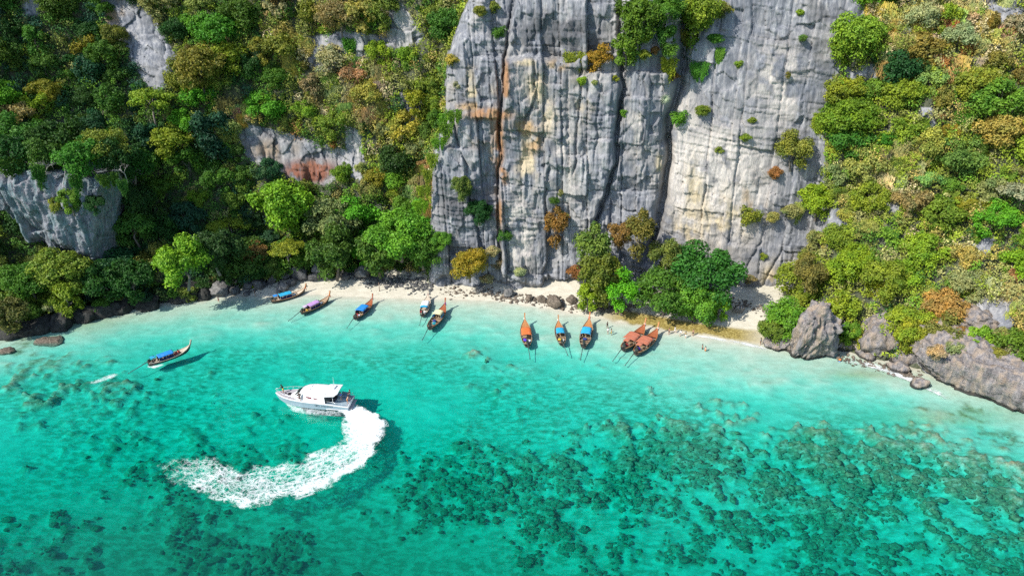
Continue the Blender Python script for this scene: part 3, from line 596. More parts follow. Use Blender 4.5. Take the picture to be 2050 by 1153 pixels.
def leaf_quads(P, N, size, g, aspect=.6, droop=.25):
    n = len(P); N = N / np.linalg.norm(N, axis=1, keepdims=True)
    a = np.cross(N, g.normal(size=(n, 3))); a /= np.linalg.norm(a, axis=1, keepdims=True); b = np.cross(N, a)
    s = (size * g.uniform(.6, 1.4, n))[:, None] if np.isscalar(size) else (size * g.uniform(.7, 1.3, n))[:, None]
    v = np.stack([P + a * s * .5 - N * s * droop, P + b * s * .5 * aspect, P - a * s * .5 - N * s * droop, P - b * s * .5 * aspect], 1)
    return v.reshape(-1, 3)
def crown_mesh(name, seed, rx, rz, lobes, n, leaf, lobe=(.20, .42), flat=0.0, droop=.2, spread=1.0, low=-.35):
    g = np.random.default_rng(seed); P = []; N = []; LV = []
    c = []; sk = g.uniform(.8, 1.15, 2)
    while len(c) < lobes:
        q = g.normal(size=3); q /= np.linalg.norm(q); q[2] = (abs(q[2]) if g.random() < .7 else q[2]) * (1 - flat) + low * .5 * g.random()
        q *= g.uniform(.35, 1.0) ** .6 * spread * np.array([sk[0], sk[1], 1.0])
        r = g.uniform(*lobe)
        if all(np.linalg.norm(q - o) > .42 * (r + s) for o, s in c) or g.random() < .06: c.append((q, r))
    w = np.array([r * r for _, r in c]); w /= w.sum()
    for (q, r), wi in zip(c, w):
        k = max(12, int(n * wi)); d = g.normal(size=(k, 3)); d[:, 2] = np.where(g.random(k) < .5, np.abs(d[:, 2]), d[:, 2]); d /= np.linalg.norm(d, axis=1, keepdims=True)
        rr = r * (1.08 - .6 * g.random(k) ** 1.6) * (1 + .22 * vnoise(d[:, 0] * 2.2 + seed, d[:, 1] * 2.2, d[:, 2] * 2.2, seed=seed))
        p = q + d * rr[:, None] * np.array([1, 1, .95])
        P.append(p * np.array([rx, rx, rz])); N.append(d + .42 * g.normal(size=(k, 3)) + np.array([0, 0, .3]))
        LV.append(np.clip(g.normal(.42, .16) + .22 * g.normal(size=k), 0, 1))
    P = np.concatenate(P); N = np.concatenate(N); LV = np.concatenate(LV)
    v = leaf_quads(P, N, leaf, g, droop=droop)
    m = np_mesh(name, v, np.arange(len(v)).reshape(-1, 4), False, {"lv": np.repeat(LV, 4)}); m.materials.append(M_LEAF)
    return m, [q * np.array([rx, rx, rz]) for q, r in c]
def umbrella_mesh(name, seed, rx, n, leaf):              # tiered flat-topped crown
    return crown_mesh(name, seed, rx, rx * .52, 16, n, leaf, (.26, .40), flat=.5, spread=.95, low=-.5)
def curtain_mesh(name, seed, w, h, n, leaf):              # creepers hanging in a sheet
    g = np.random.default_rng(seed); P = []; LV = []
    ns = 26
    for i in range(ns):
        x = g.uniform(-.5, .5) * w; L = h * g.uniform(.45, 1.0) * (1 - .55 * abs(2 * x / w)); k = int(n / ns)
        u = g.random(k); d = .35 + .25 * np.sin(u * 9 + i)
        P.append(np.c_[x + g.normal(size=k) * .22 * (1.3 - u * .6), -.55 * np.sin(np.pi * np.clip(u, 0, 1)) - .7 * g.random(k) * d, -u * L + .25 * g.normal(size=k)]); LV.append(np.clip(g.normal(.45, .22) + .2 * g.normal(size=k), 0, 1))
    P = np.concatenate(P); LV = np.concatenate(LV); N = np.c_[.5 * g.normal(size=len(P)), -1 + .4 * g.normal(size=len(P)), .45 + .4 * g.normal(size=len(P))]
    v = leaf_quads(P, N, leaf, g, droop=.25)
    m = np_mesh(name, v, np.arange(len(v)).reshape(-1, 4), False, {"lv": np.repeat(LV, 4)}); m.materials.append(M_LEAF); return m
def tuft_mesh(name, seed, w, h, n, L):                    # dry grass and bamboo cascading down the rock, front towards -Y
    g = np.random.default_rng(seed); base = np.c_[g.normal(size=n) * w * .38, -.3 * g.random(n), g.uniform(-.5, .5, n) * h]
    ll = L * g.uniform(.5, 1.2, n); sx = g.normal(size=n) * .35; wv = (.045 + .05 * g.random(n))[:, None] * np.array([1, .25, .1])
    p1 = base + np.c_[sx * ll * .4, -ll * g.uniform(.25, .5, n), ll * g.uniform(.05, .4, n)]; p2 = p1 + np.c_[sx * ll * .6, -ll * g.uniform(.1, .4, n), -ll * g.uniform(.35, .95, n)]
    v1 = np.stack([base - wv, base + wv, p1 + wv * 1.2, p1 - wv * 1.2], 1); v2 = np.stack([p1 - wv * 1.2, p1 + wv * 1.2, p2 + wv * .6, p2 - wv * .6], 1)
    v = np.concatenate([v1, v2], 1).reshape(-1, 3); cl = vnoise(base[:, 0] * 1.4, base[:, 2] * 1.4, seed=seed) * .25 + .5
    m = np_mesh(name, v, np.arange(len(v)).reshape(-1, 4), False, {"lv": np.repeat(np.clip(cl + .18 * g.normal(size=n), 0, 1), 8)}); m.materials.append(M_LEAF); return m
def branch_mesh(name, seed, h, r, ends=None, twigs=0, mat=None, spread=.8):
    g = np.random.default_rng(seed); b = bmesh.new()
    top = Vector((g.normal() * .15 * h, g.normal() * .15 * h, h))
    mid = Vector((g.normal() * .08 * h, g.normal() * .08 * h, h * .5))
    tube(b, [(0, 0, -.8), mid, top], [r, r * .75, r * .45], 6)
    ends = ends if ends is not None else [Vector((math.cos(a) * h * spread * g.uniform(.5, 1), math.sin(a) * h * spread * g.uniform(.5, 1), h * g.uniform(.75, 1.25))) for a in np.linspace(0, 6.28, 7)[:-1] + g.random()]
    for e in ends:
        e = Vector(e); s = mid.lerp(top, g.uniform(.0, .95)); m = s.lerp(e, .5) + Vector(g.normal(size=3) * .12 * h * .5)
        tube(b, [s, m, e], [r * .42, r * .28, r * .1], 5)
        for q in range(twigs):
            s2 = m.lerp(e, g.uniform(0, .9)); e2 = s2 + Vector(g.normal(size=3)) * h * .16 + Vector((0, 0, h * .06)); m2 = s2.lerp(e2, .5) + Vector(g.normal(size=3)) * h * .03
            tube(b, [s2, m2, e2], [r * .16, r * .11, r * .05], 3, False)
            for q3 in range(2):
                s3 = m2.lerp(e2, g.uniform(0, .9)); tube(b, [s3, s3 + Vector(g.normal(size=3)) * h * .09], [r * .08, r * .04], 3, False)
    m = bm_mesh(name, b, True); m.materials.append(mat or M_BARK); return m

TREES = []                                               # (crown mesh, trunk mesh, crown radius, crown height above base)
for i in range(9):
    rx = [3.4, 4.2, 3.0, 4.6, 3.6, 2.8, 4.0, 3.2, 3.8][i]; rz = rx * [1.0, .88, 1.15, .82, 1.05, 1.45, .9, 1.1, .95][i]
    cmh, lob = crown_mesh("crown", 20 + i, rx, rz, [24, 32, 20, 38, 26, 22, 30, 24, 34][i], int(400 * rx * rx), .46)
    hgt = rz * .95 + .6
    ends = [Vector(q) * .8 + Vector((0, 0, hgt)) for q in lob[:6]]
    TREES.append((cmh, branch_mesh("trunk", 50 + i, hgt * .8, .055 * rx + .06, ends), rx, hgt))
for i in range(3):
    rx = [4.4, 3.6, 5.0][i]; cmh, lob = None, None
    cmh, lob = umbrella_mesh("crown", 40 + i, rx, int(240 * rx * rx), .40); hgt = rx * 1.15 + .8
    TREES.append((cmh, branch_mesh("trunk", 70 + i, hgt * .85, .045 * rx + .06, [Vector(q) * .85 + Vector((0, 0, hgt)) for q in lob[:8]]), rx, hgt))
SHRUBS = [(crown_mesh("shrub", 80 + i, r, r * k, nl + 4, int(560 * r * r), .32, (.34, .56), spread=.8, low=-.6)[0], r) for i, (r, k, nl) in enumerate([(1.5, .85, 7), (1.9, .7, 9), (1.2, 1.0, 6), (2.2, .65, 10), (1.6, 1.15, 7), (1.4, .6, 8)])]
CURTAINS = [(curtain_mesh("hanging_creeper", 95 + i, w, h, n, .36), w) for i, (w, h, n) in enumerate([(3.2, 6.5, 1500), (4.2, 5.0, 1600), (2.4, 8.0, 1500)])]
TUFTS = [(tuft_mesh("dry_grass_clump", 110 + i, r, h_, n, L), r) for i, (r, h_, n, L) in enumerate([(2.4, 3.6, 1300, 1.3), (3.0, 2.8, 1400, 1.4), (1.9, 4.6, 1200, 1.2)])]
BARE_TREES = [branch_mesh("bare_tree", 130 + i, h, .13, twigs=5, mat=M_PALEBARK) for i, h in enumerate((4.2, 5.0, 3.4))]

PAL = {"deep green": (.034, .098, .020), "blue-green": (.030, .095, .050), "mid green": (.080, .175, .024), "bright green": (.140, .275, .026), "yellow-green": (.235, .300, .028),
       "olive": (.190, .215, .040), "pale olive": (.300, .295, .105), "golden": (.38, .300, .085), "rusty orange": (.29, .155, .05), "straw": (.42, .345, .19), "yellow": (.29, .305, .03)}
GOLD = [[(1735, 20), (1985, -60), (2060, 60), (1960, 140), (1880, 150), (1760, 140)], [(1730, 300), (1870, 290), (1860, 420), (1740, 440)], [(630, 130), (800, 120), (770, 240), (640, 230)], [(820, 330), (880, 330), (870, 420), (800, 410)],
        [(440, 210), (520, 200), (520, 260), (430, 270)], [(1960, 560), (2050, 560), (2050, 700), (1850, 720)], [(530, 30), (640, 90), (600, 140), (520, 90)]]
def palette(px, py, g):
    gold = any(in_poly(p, np.array([px]), np.array([py]))[0] for p in GOLD)
    if gold: w = {"golden": 3.5, "straw": 3.5, "pale olive": 3, "olive": 2.5, "rusty orange": .3, "yellow-green": 2.5}
    elif px < 480 and py < 300 and px > 330: w = {"olive": 2.4, "mid green": 4, "deep green": 2.4, "pale olive": 1.4, "yellow-green": 2.6, "golden": .4, "bright green": 1.6}
    elif px < 560: w = {"deep green": 4.5, "blue-green": 2, "mid green": 6, "bright green": 1.6, "olive": .8, "pale olive": .4, "yellow-green": .6} if py > 130 else {"deep green": 3, "mid green": 5, "olive": 2, "pale olive": 1.2, "blue-green": 1.2, "yellow-green": 1}
    elif px < 900 and py < 340: w = {"olive": 4, "pale olive": 3, "mid green": 2.2, "yellow-green": 3.4, "golden": 1.0, "bright green": 1.2, "rusty orange": .2, "deep green": .8, "straw": .6}
    elif px < 900: w = {"mid green": 3.5, "bright green": 3, "deep green": 2.6, "yellow-green": 1.5, "pale olive": 1.2, "olive": 1.5, "golden": .3}
    else: w = {"yellow-green": 5.6, "olive": 3.2, "bright green": 1.9, "mid green": 2.0, "pale olive": 2.2, "golden": 1.2, "deep green": 1.0, "straw": .3, "rusty orange": .1}
    k = list(w); p = np.array([w[a] for a in k]); return k[g.choice(len(k), p=p / p.sum())]
PLANTS = []                                              # every plant: (root, kind word, colour word, px, py)
def jitter(c, g, s=.16): return tuple(float(v * (1 + s * g.normal())) for v in c) + (1.0,)
def put_tree(P, colour, proto, scale, g, label=None, name="tree", sx=1.0, rot=None):
    cmh, tmh, rx, hgt = proto
    root = empty(name, P, g.uniform(0, 6.28) if rot is None else rot); root.scale = (scale * sx, scale * sx, scale)
    c = link("crown", cmh, parent=root); c.location = (0, 0, hgt); c.color = jitter(PAL[colour], g, .15)
    link("trunk", tmh, parent=root)
    px, py = project(P[0], P[1], P[2] + hgt * scale)
    PLANTS.append([root, "tree", colour, float(px), float(py), label, rx * scale]); return root
def put_single(name, kind, P, colour, mesh, scale, g, label=None, dz=0.0, rot=None, r=1.5):
    o = link(name, mesh); o.location = P; o.rotation_euler = (0, 0, g.uniform(0, 6.28) if rot is None else rot); o.scale = (scale * g.uniform(.85, 1.2),) * 2 + (scale,); o.color = jitter(PAL[colour], g, .15)
    px, py = project(P[0], P[1], P[2] + dz)
    PLANTS.append([o, kind, colour, float(px), float(py), label, r * scale]); return o

# the trees one knows by sight: crown centre in the photo, radius in photo pixels, distance (None = on the slope behind)
NAMED = [(572, 415, 62, "bright green", None, 1, "tall bright green tree, the lightest crown on the shaded left bank"), (800, 470, 58, "bright green", 165, 3, "broad bright green tree against the left edge of the cliff buttress"),
         (845, 500, 40, "mid green", 163, 1, "green tree touching the left edge of the cliff buttress above the dark pebbles"), (755, 505, 42, "mid green", 164, 0, "rounded mid green tree left of the broad bright green tree by the buttress"),
         (668, 505, 48, "mid green", 165, 4, "dark glossy tree above the pale lone boulder behind the beach"), (660, 440, 50, "pale olive", None, 3, "pale olive tree with a dusty crown above the dark glossy tree"),
         (575, 495, 36, "yellow", 166, 9, "flat-topped yellow tree leaning over the dark boulder heap"), (510, 510, 30, "rusty orange", 166, 0, "small rusty tree left of the flat-topped yellow tree"), (545, 535, 22, "mid green", 165, 2, "low green bush-like tree over the left boulders"),
         (365, 525, 48, "yellow-green", 150, 4, "big yellow-green tree at the water's edge right of the overhanging rock"), (20, 632, 36, "olive", 138, 0, "round olive bush-like tree overhanging the water at the left shore end"),
         (120, 545, 50, "olive", 149, 1, "spreading olive tree below the overhanging rock on its left"), (60, 560, 45, "mid green", 148, 3, "green tree at the left margin of the shaded shore"), (200, 560, 45, "deep green", 151, 6, "deep green tree directly below the overhanging rock"),
         (265, 560, 40, "deep green", 153, 8, "dark tree in the gap between the overhanging rock and the yellow-green tree"), (130, 590, 36, "yellow-green", 146, 2, "low yellow-green tree hanging over the dark shore hollow"), (430, 500, 50, "deep green", 158, 6, "deep green spreading tree right of the big yellow-green water's-edge tree"),
         (465, 545, 36, "deep green", 164, 5, "shadowed tree at the back of the jagged white-topped rock"), (300, 195, 46, "yellow-green", None, 10, "flat-topped golden-green tree standing out high on the dark left slope"), (425, 265, 44, "blue-green", None, 2, "blue-green conical tree right of the flat-topped golden-green tree"),
         (208, 115, 34, "mid green", None, 0, "rounded green tree just left of the high bare rock streak"), (400, 135, 50, "olive", None, 1, "wide olive tree right of the high bare rock streak"), (100, 285, 55, "olive", None, 11, "broad olive tree crowning the overhanging rock"),
         (30, 220, 50, "pale olive", None, 10, "greyish olive tree high at the left margin"), (525, 100, 26, "olive", None, 2, "small domed olive tree left of the upper middle rock band"),
         (1205, 555, 52, "bright green", 150, 0, "fresh light green tree with visible stems at the foot of the main cliff"), (1245, 580, 36, "bright green", 147.5, 4, "lower fresh green tree beside the dark round trees"), (1178, 590, 28, "yellow-green", 149, 2, "small light green tree at the left of the fresh green pair"),
         (1190, 500, 40, "olive", 155, 5, "olive-yellow tree rising behind the fresh light green tree"), (1240, 470, 26, "rusty orange", 157, 7, "rust-topped tree in the niche of the main cliff"), (1283, 465, 34, "olive", 155, 5, "upright olive tree left of the dark recess in the cliff"),
         (1335, 515, 36, "olive", 153, 4, "olive tree behind the dark round trees"), (1330, 588, 58, "mid green", 147, 3, "large dark green dome-shaped tree, left one of the pair on the beach"), (1410, 550, 66, "mid green", 148, 1, "largest dark green dome-shaped tree on the beach, right one of the pair"), (1395, 605, 48, "bright green", 143.5, 6, "low bright green tree in front of the dark domed pair"), (1440, 612, 26, "bright green", 144.5, 2, "small bright green sapling at the right foot of the dark domed pair"),
         (1575, 640, 44, "bright green", 136, 1, "bright green shrub-tree draped over the left side of the pointed shore rock"), (1545, 665, 28, "bright green", 134, 0, "low bright green tree over the water left of the pointed shore rock"), (1688, 625, 34, "yellow-green", 136, 5, "yellow-green tree just right of the pointed shore rock"), (1700, 665, 22, "bright green", 132, 2, "small light green tree low between the pointed and the wedge rocks"),
         (1815, 655, 46, "yellow-green", 130, 3, "bright yellow-green tree leaning over the smooth wedge boulder"), (1620, 545, 34, "olive", 146, 4, "pale olive tree at the right edge of the bare cliff foot"), (1770, 560, 40, "yellow", 139, 8, "yellow-flecked tree with bare limbs on the lower right slope"),
         (1280, 40, 44, "mid green", None, 0, "leafy green tree on the high ledge of the main cliff"), (1390, 40, 36, "bright green", None, 5, "light green feathery tree growing in the high cleft"), (1255, 95, 30, "bright green", None, 2, "lower leafy tree spilling over the high ledge"), (1330, 70, 24, "mid green", None, 7, "dark tree between the high ledge and the cleft"),
         (1200, 120, 26, "yellow", None, 4, "yellow-green bush-tree perched alone on the cliff ledge"), (940, 530, 36, "yellow", 158.5, 1, "golden-green tree growing from the lower cliff buttress"), (925, 375, 24, "olive", None, 0, "olive tree clinging halfway up the cliff buttress"), (958, 425, 24, "deep green", None, 8, "dark green tree with rusty underside on the cliff buttress"),
         (883, 480, 20, "bright green", None, 6, "small light green tree near the left edge of the buttress foot"), (1115, 450, 28, "rusty orange", None, 5, "rusty orange tree in the recess of the main cliff"), (1405, 25, 40, "olive", None, 1, "olive tree at the top of the high cleft"), (1330, 20, 36, "mid green", None, 3, "dark green tree at the top left of the cleft"),
         (1720, 75, 50, "yellow-green", None, 1, "large yellow-green tree high on the right edge of the bare cliff"), (1690, 95, 30, "yellow-green", None, 0, "rounded yellow-green tree left of the large one at the cliff edge"), (1590, 300, 34, "olive", None, 4, "olive tree growing out on the right part of the bare cliff"), (1640, 400, 40, "yellow-green", None, 6, "yellow-green tree at the lower right corner of the bare cliff"), (1700, 240, 50, "bright green", None, 3, "broad green tree on the slope right of the bare cliff")]
pg = np.random.default_rng(2024)
_hand = []
for (px, py, rp, colr, Y, pi, lb) in NAMED:
    cmh, tmh, rx, hgt = TREES[pi]
    if Y is None:
        h = hit(px, py); d = h[1] * CP + (CAM_H - h[2]) * SP; r = rp * d / FPX; c = at_y(px, py, h[1] - r * .55)
    else:
        c = at_y(px, py, Y); d = c[1] * CP + (CAM_H - c[2]) * SP; r = rp * d / FPX
    s = r / rx * .95; base = c - np.array([0, 0, hgt * s])
    put_tree(base, colr, TREES[pi], s, pg, lb); _hand.append((px, py, rp))
_hand = np.array(_hand)

# slopes: scatter by distance, biggest first
CELL = np.linalg.norm(np.cross(np.diff(np.stack([SX, SY, SZ], -1), axis=0)[:, :-1], np.diff(np.stack([SX, SY, SZ], -1), axis=1)[:-1]), axis=-1)
IN = (PX > -130) & (PX < 2180) & (PY > -90) & (PY < 830)
def scatter(n, seed, mask):
    g = np.random.default_rng(seed); w = (CELL * mask[:-1, :-1]).ravel(); i = g.choice(len(w), n, p=w / w.sum())
    a, b = np.divmod(i, CELL.shape[1]); u, v = g.random(n), g.random(n)
    f = lambda A: (A[a, b] * (1 - u) + A[a + 1, b] * u) * (1 - v) + (A[a, b + 1] * (1 - u) + A[a + 1, b + 1] * u) * v
    return f(SX), f(SY), f(SZ), f(PX), f(PY)
def thin(x, y, z, dmin, most, taken=()):
    keep = []; pts = [np.array(t) for t in taken]
    K = {}
    def key(p): return tuple((p // dmin).astype(int))
    for p in pts: K.setdefault(key(p), []).append(p)
    for i in range(len(x)):
        p = np.array([x[i], y[i], z[i]]); k = key(p); ok = True
        for a in (-1, 0, 1):
            for b in (-1, 0, 1):
                for c in (-1, 0, 1):
                    for q in K.get((k[0] + a, k[1] + b, k[2] + c), ()):
                        if ((p - q) ** 2).sum() < dmin * dmin: ok = False; break
                    if not ok: break
                if not ok: break
            if not ok: break
        if ok:
            K.setdefault(k, []).append(p); keep.append(i)
            if len(keep) >= most: break
    return keep
VM = (VEG > .5) & IN & (SZ > .8)
x, y, z, qx, qy = scatter(6000, 1, VM)
near = np.array([((_hand[:, 0] - a) ** 2 + (_hand[:, 1] - b) ** 2 < (.62 * _hand[:, 2]) ** 2).any() for a, b in zip(qx, qy)])
gold = np.zeros(len(qx), bool)
for p in GOLD: gold |= in_poly(p, qx, qy)
def overh(px, py): return in_poly([(-20, 330), (60, 345), (150, 360), (262, 352), (270, 480), (200, 520), (130, 505), (60, 450), (-20, 400)], px, py)
near |= overh(qx, qy - 12) | overh(qx, qy)
sel = np.nonzero(~near & ~(gold & (pg.random(len(qx)) < .6)))[0]
keep = sel[thin(x[sel], y[sel], z[sel], 5.3, 300 - len(NAMED))]
for i in keep:
    colr = palette(qx[i], qy[i], pg); pi = pg.integers(0, 9) if pg.random() < .93 else pg.integers(9, 12)
    s = pg.uniform(.78, 1.32) * (1.05 if z[i] < 16 else .95)
    put_tree(np.array([x[i], y[i], z[i]]) - np.array([0, 0, TREES[pi][3] * s * .45]), colr, TREES[pi], s, pg, sx=pg.uniform(.9, 1.15))
# trees growing on top of the overhanging rock and hanging plants on its face
for px, py, Y, rp, colr, pi, lb in [(30, 310, 156, 42, "deep green", 0, "deep green tree at the left end of the overhanging rock's crest"), (165, 315, 155, 46, "mid green", 6, "green tree in the middle of the overhanging rock's crest"), (235, 318, 159, 38, "deep green", 4, "dark tree at the right corner of the overhanging rock's crest"), (90, 312, 158, 44, "mid green", 1, "broad green tree between the crest's left end and middle on the overhanging rock"), (205, 300, 160, 46, "olive", 3, "olive tree behind the crest's right half on the overhanging rock"), (120, 285, 163, 48, "deep green", 7, "deep green tree standing behind the overhanging rock's crest"), (40, 275, 163, 44, "mid green", 4, "green tree behind the left end of the overhanging rock"), (260, 325, 165, 40, "deep green", 6, "dark tree closing the right flank of the overhanging rock"), (272, 400, 166, 40, "deep green", 1, "dark tree below the right corner of the overhanging rock"), (270, 455, 163, 36, "mid green", 8, "green tree at the lower right flank of the overhanging rock"), (140, 400, 152, 24, "bright green", 2, "bright green tree growing on the face of the overhanging rock"), (115, 415, 152.5, 16, "olive", 5, "olive shrub-tree left of the bright green one on the overhanging rock"), (190, 410, 152.5, 18, "deep green", 8, "dark shrub-tree right of the bright green one on the overhanging rock")]:
    c = at_y(px, py, Y); d = c[1] * CP + (CAM_H - c[2]) * SP; s = rp * d / FPX / TREES[pi][2] * .95
    put_tree(c - np.array([0, 0, TREES[pi][3] * s]), colr, TREES[pi], s, pg, lb)
x, y, z, qx, qy = scatter(9000, 2, VM)
ok = ~(overh(qx, qy - 12) | overh(qx, qy)); x, y, z, qx, qy = [v[ok] for v in (x, y, z, qx, qy)]
keep = thin(x, y, z, 4.0, 290)
nrm_out = lambda i: np.array([-math.sin(math.atan2(x[i], y[i] - CY)), -math.cos(math.atan2(x[i], y[i] - CY)), 0])
for i in keep:
    colr = palette(qx[i], qy[i], pg); mesh, r = SHRUBS[pg.integers(0, 6)]
    put_single("shrub", "shrub", np.array([x[i], y[i], z[i]]) + nrm_out(i) * .7, colr, mesh, pg.uniform(.7, 1.25), pg, dz=.6, r=r)
# dry grass clumps
GM = np.zeros(PX.shape, bool)
for p in GOLD: GM |= in_poly(p, PX, PY)
x, y, z, qx, qy = scatter(3000, 3, VM & GM)
for i in thin(x, y, z, 2.5, 110):
    mesh, r = TUFTS[pg.integers(0, 3)]; put_single("dry_grass_clump", "grass clump", np.array([x[i], y[i], z[i]]) + nrm_out(i) * .5 - np.array([0, 0, .4]), ["straw", "golden", "pale olive"][pg.choice(3, p=[.3, .35, .35])], mesh, pg.uniform(.65, 1.1), pg, dz=0.0, rot=-math.atan2(x[i], y[i] - CY) + pg.normal() * .2, r=r)
# hanging creepers on the steep right slope and round the buttress edge
CR = [(1845, 250), (1870, 310), (1800, 330), (1905, 395), (1960, 300), (1880, 430), (1690, 330), (1760, 230), (1990, 180), (1930, 240), (1820, 400), (1720, 420), (870, 255), (850, 300), (830, 340), (858, 340), (840, 390), (890, 240), (700, 90), (730, 140), (1150, 120), (1440, 110), (1400, 140), (1380, 75), (470, 60), (240, 150), (90, 130), (60, 400), (170, 240), (385, 60), (2020, 350), (1785, 470), (1860, 510), (1640, 240), (1680, 470), (1930, 420), (640, 255), (590, 250), (690, 400), (130, 220), (250, 250), (1340, 130), (20, 330), (75, 345), (150, 362), (215, 360), (245, 372)]
for px, py in CR:
    h = hit(px, py) if not (px < 250 and 325 < py < 380) else at_y(px, py, 151.5 + .02 * abs(px - 120)); mesh, w = CURTAINS[pg.integers(0, 3)]; t = math.atan2(h[0], h[1] - CY)
    colr = "bright green" if px < 900 and px > 815 and py > 200 else ("mid green" if px < 900 else ["yellow-green", "bright green", "mid green", "olive"][pg.integers(0, 4)])
    put_single("hanging_creeper", "hanging creeper", h + np.array([-math.sin(t), -math.cos(t), 0]) * .5 + np.array([0, 0, 1.5]), colr, mesh, pg.uniform(.75, 1.15), pg, dz=-2.5, rot=-t, r=w * .5)
for px, py in [(908, 232), (893, 258), (878, 288), (866, 318), (856, 350), (848, 382), (842, 412)]:
    h = at_y(px, py, 163.6); mesh, w = CURTAINS[pg.integers(0, 2)]; put_single("hanging_creeper", "hanging creeper", h + np.array([0, 0, 1.2]), "bright green" if py < 300 else "yellow-green", mesh, pg.uniform(.62, .85), pg, dz=-2.0, rot=.25, r=w * .5)
for px, py in [(1790, 60), (1830, 40), (1862, 95), (1902, 60), (1938, 105), (1822, 125), (1872, 20), (1952, 30), (1885, 130), (1800, 95), (1762, 330), (1800, 355), (1842, 330), (1782, 395), (1832, 395), (660, 170), (722, 185), (752, 150), (852, 372), (475, 232), (560, 60), (1700, 400), (1985, 440), (1600, 420)]:
    h = hit(px, py); mesh, w = CURTAINS[pg.integers(0, 3)]; t = math.atan2(h[0], h[1] - CY)
    put_single("hanging_creeper", "hanging creeper", h + np.array([-math.sin(t), -math.cos(t), 0]) * .7 + np.array([0, 0, 2.0]), ("golden", "straw", "golden", "pale olive")[pg.integers(0, 4)], mesh, pg.uniform(.75, 1.1), pg, dz=-2.5, rot=-t, r=w * .5)
# plants rooted in cracks of the bare face: pixel, radius in pixels, colour, kind, label
FACE = [(1165, 160, 11, "yellow-green", 0, "light green tuft below the yellow-green ledge bush-tree"), (1232, 157, 8, "yellow", 2, "small yellow bush right of the ledge bush-tree beside the deep crack"), (1345, 152, 14, "rusty orange", 1, "orange-brown bush at the top of the right-hand deep cleft"), (1357, 235, 17, "bright green", 4, "bright green bush hanging in the right-hand deep cleft"), (1249, 225, 10, "bright green", 0, "green bush low in the deep crack of the main cliff"),
        (1478, 127, 10, "yellow-green", 0, "small yellow-green bush alone high on the smooth right wall"), (1405, 218, 17, "olive", 3, "loose olive bush on the smooth right wall below the cleft trees"), (1440, 300, 9, "olive", 2, "small olive tuft in the middle of the smooth right wall"), (1490, 275, 12, "yellow-green", 1, "light green bush on the right half of the smooth wall"), (1505, 240, 9, "olive", 5, "thin olive bush above the light green bush on the smooth wall"),
        (1527, 511, 8, "yellow", 0, "small yellow bush alone on the fluted lower right wall"), (1600, 25, 10, "yellow-green", 5, "small bush high on the wall near its right edge"), (1575, 150, 8, "olive", 2, "tiny olive bush on the right part of the wall"), (1605, 75, 12, "olive", 3, "olive bush below the highest one near the wall's right edge"), (1500, 430, 22, "olive", 4, "tall olive bush on the lower middle of the right wall"), (1550, 345, 18, "rusty orange", 1, "reddish bush left of the olive tree on the right wall"),
        (1545, 430, 18, "golden", 3, "golden bush at the lower right of the bare wall"), (1580, 420, 20, "pale olive", 1, "pale bush right of the golden bush on the wall"), (1500, 555, 14, "pale olive", 5, "faint pale bush near the foot of the right wall"), (1000, 520, 20, "pale olive", 3, "pale dry bush where buttress and main cliff meet at the bottom"), (1010, 470, 14, "mid green", 4, "green bush in the crack at the bottom of the main cliff"), (985, 500, 16, "straw", 1, "straw-coloured bush left of the crack bottom"), (1040, 540, 16, "straw", 3, "dry scrub at the cliff foot ledge"), (975, 555, 14, "straw", 5, "dry scrub beside the golden-green buttress tree"),
        (1125, 430, 12, "golden", 0, "golden bush on top of the rusty orange cliff tree"), (1108, 400, 10, "mid green", 4, "green bush above the rusty orange cliff tree"), (1150, 540, 20, "rusty orange", 1, "rust-red bush left of the olive-yellow tree at the cliff foot"), (1175, 540, 14, "golden", 3, "golden bush behind the fresh green trees"), (990, 15, 16, "olive", 1, "olive bush at the top of the buttress"), (960, 20, 18, "olive", 3, "olive fringe on the buttress top left"), (1000, 65, 14, "mid green", 4, "green bush in the crack at the top of the buttress"), (905, 120, 16, "golden", 1, "golden bush at the upper left edge of the buttress"),
        (890, 70, 18, "olive", 3, "olive bush spilling over the upper left edge of the buttress"), (915, 170, 9, "straw", 2, "small dry bush halfway along the buttress's left edge"), (1290, 110, 14, "yellow", 1, "yellow bush under the high ledge trees"), (1310, 100, 12, "rusty orange", 5, "small orange bush under the high ledge trees"), (1340, 100, 16, "mid green", 4, "green bush at the right end of the high ledge"), (1240, 15, 20, "mid green", 1, "green bush at the left end of the high ledge"), (1290, 70, 22, "yellow-green", 3, "yellow-green bush in the middle of the high ledge"), (1120, 385, 8, "pale olive", 2, "little pale tuft on the main cliff above the recess"),
        (1190, 165, 8, "pale olive", 5, "pale tuft hanging under the ledge bush-tree"), (1610, 510, 22, "olive", 1, "olive bush over the pale leaning slab at the right wall foot"), (1640, 470, 20, "golden", 3, "golden bush at the right corner above the leaning slab"), (1445, 20, 22, "olive", 1, "olive bush at the top edge right of the cleft"), (1430, 75, 16, "mid green", 3, "green bush right of the cleft top"), (105, 610, 16, "straw", 1, "brownish dry shrub over the dark shore hollow")]
HEADY = {1868: 119, 1905: 121, 1945: 120, 1985: 119, 1925: 124, 2030: 118, 1880: 117, 2000: 122, 1960: 115}
FACE += [(1868, 700, 22, "straw", 1, "pinkish dry scrub at the left end of the broad headland rock's top"), (1905, 690, 26, "pale olive", 3, "pale scrub on top of the broad headland rock, below the layered crag"), (1945, 705, 26, "straw", 1, "straw-coloured scrub in the middle of the broad headland rock's top"), (1985, 700, 26, "olive", 3, "olive scrub on the broad headland rock's top, right of the straw-coloured one"), (1925, 660, 14, "rusty orange", 5, "rusty low plant between crag and headland rock"), (2030, 690, 26, "straw", 3, "dry scrub at the right end of the broad headland rock's top"), (2000, 665, 20, "pale olive", 1, "pale bush above the broad headland rock beside the crag")]
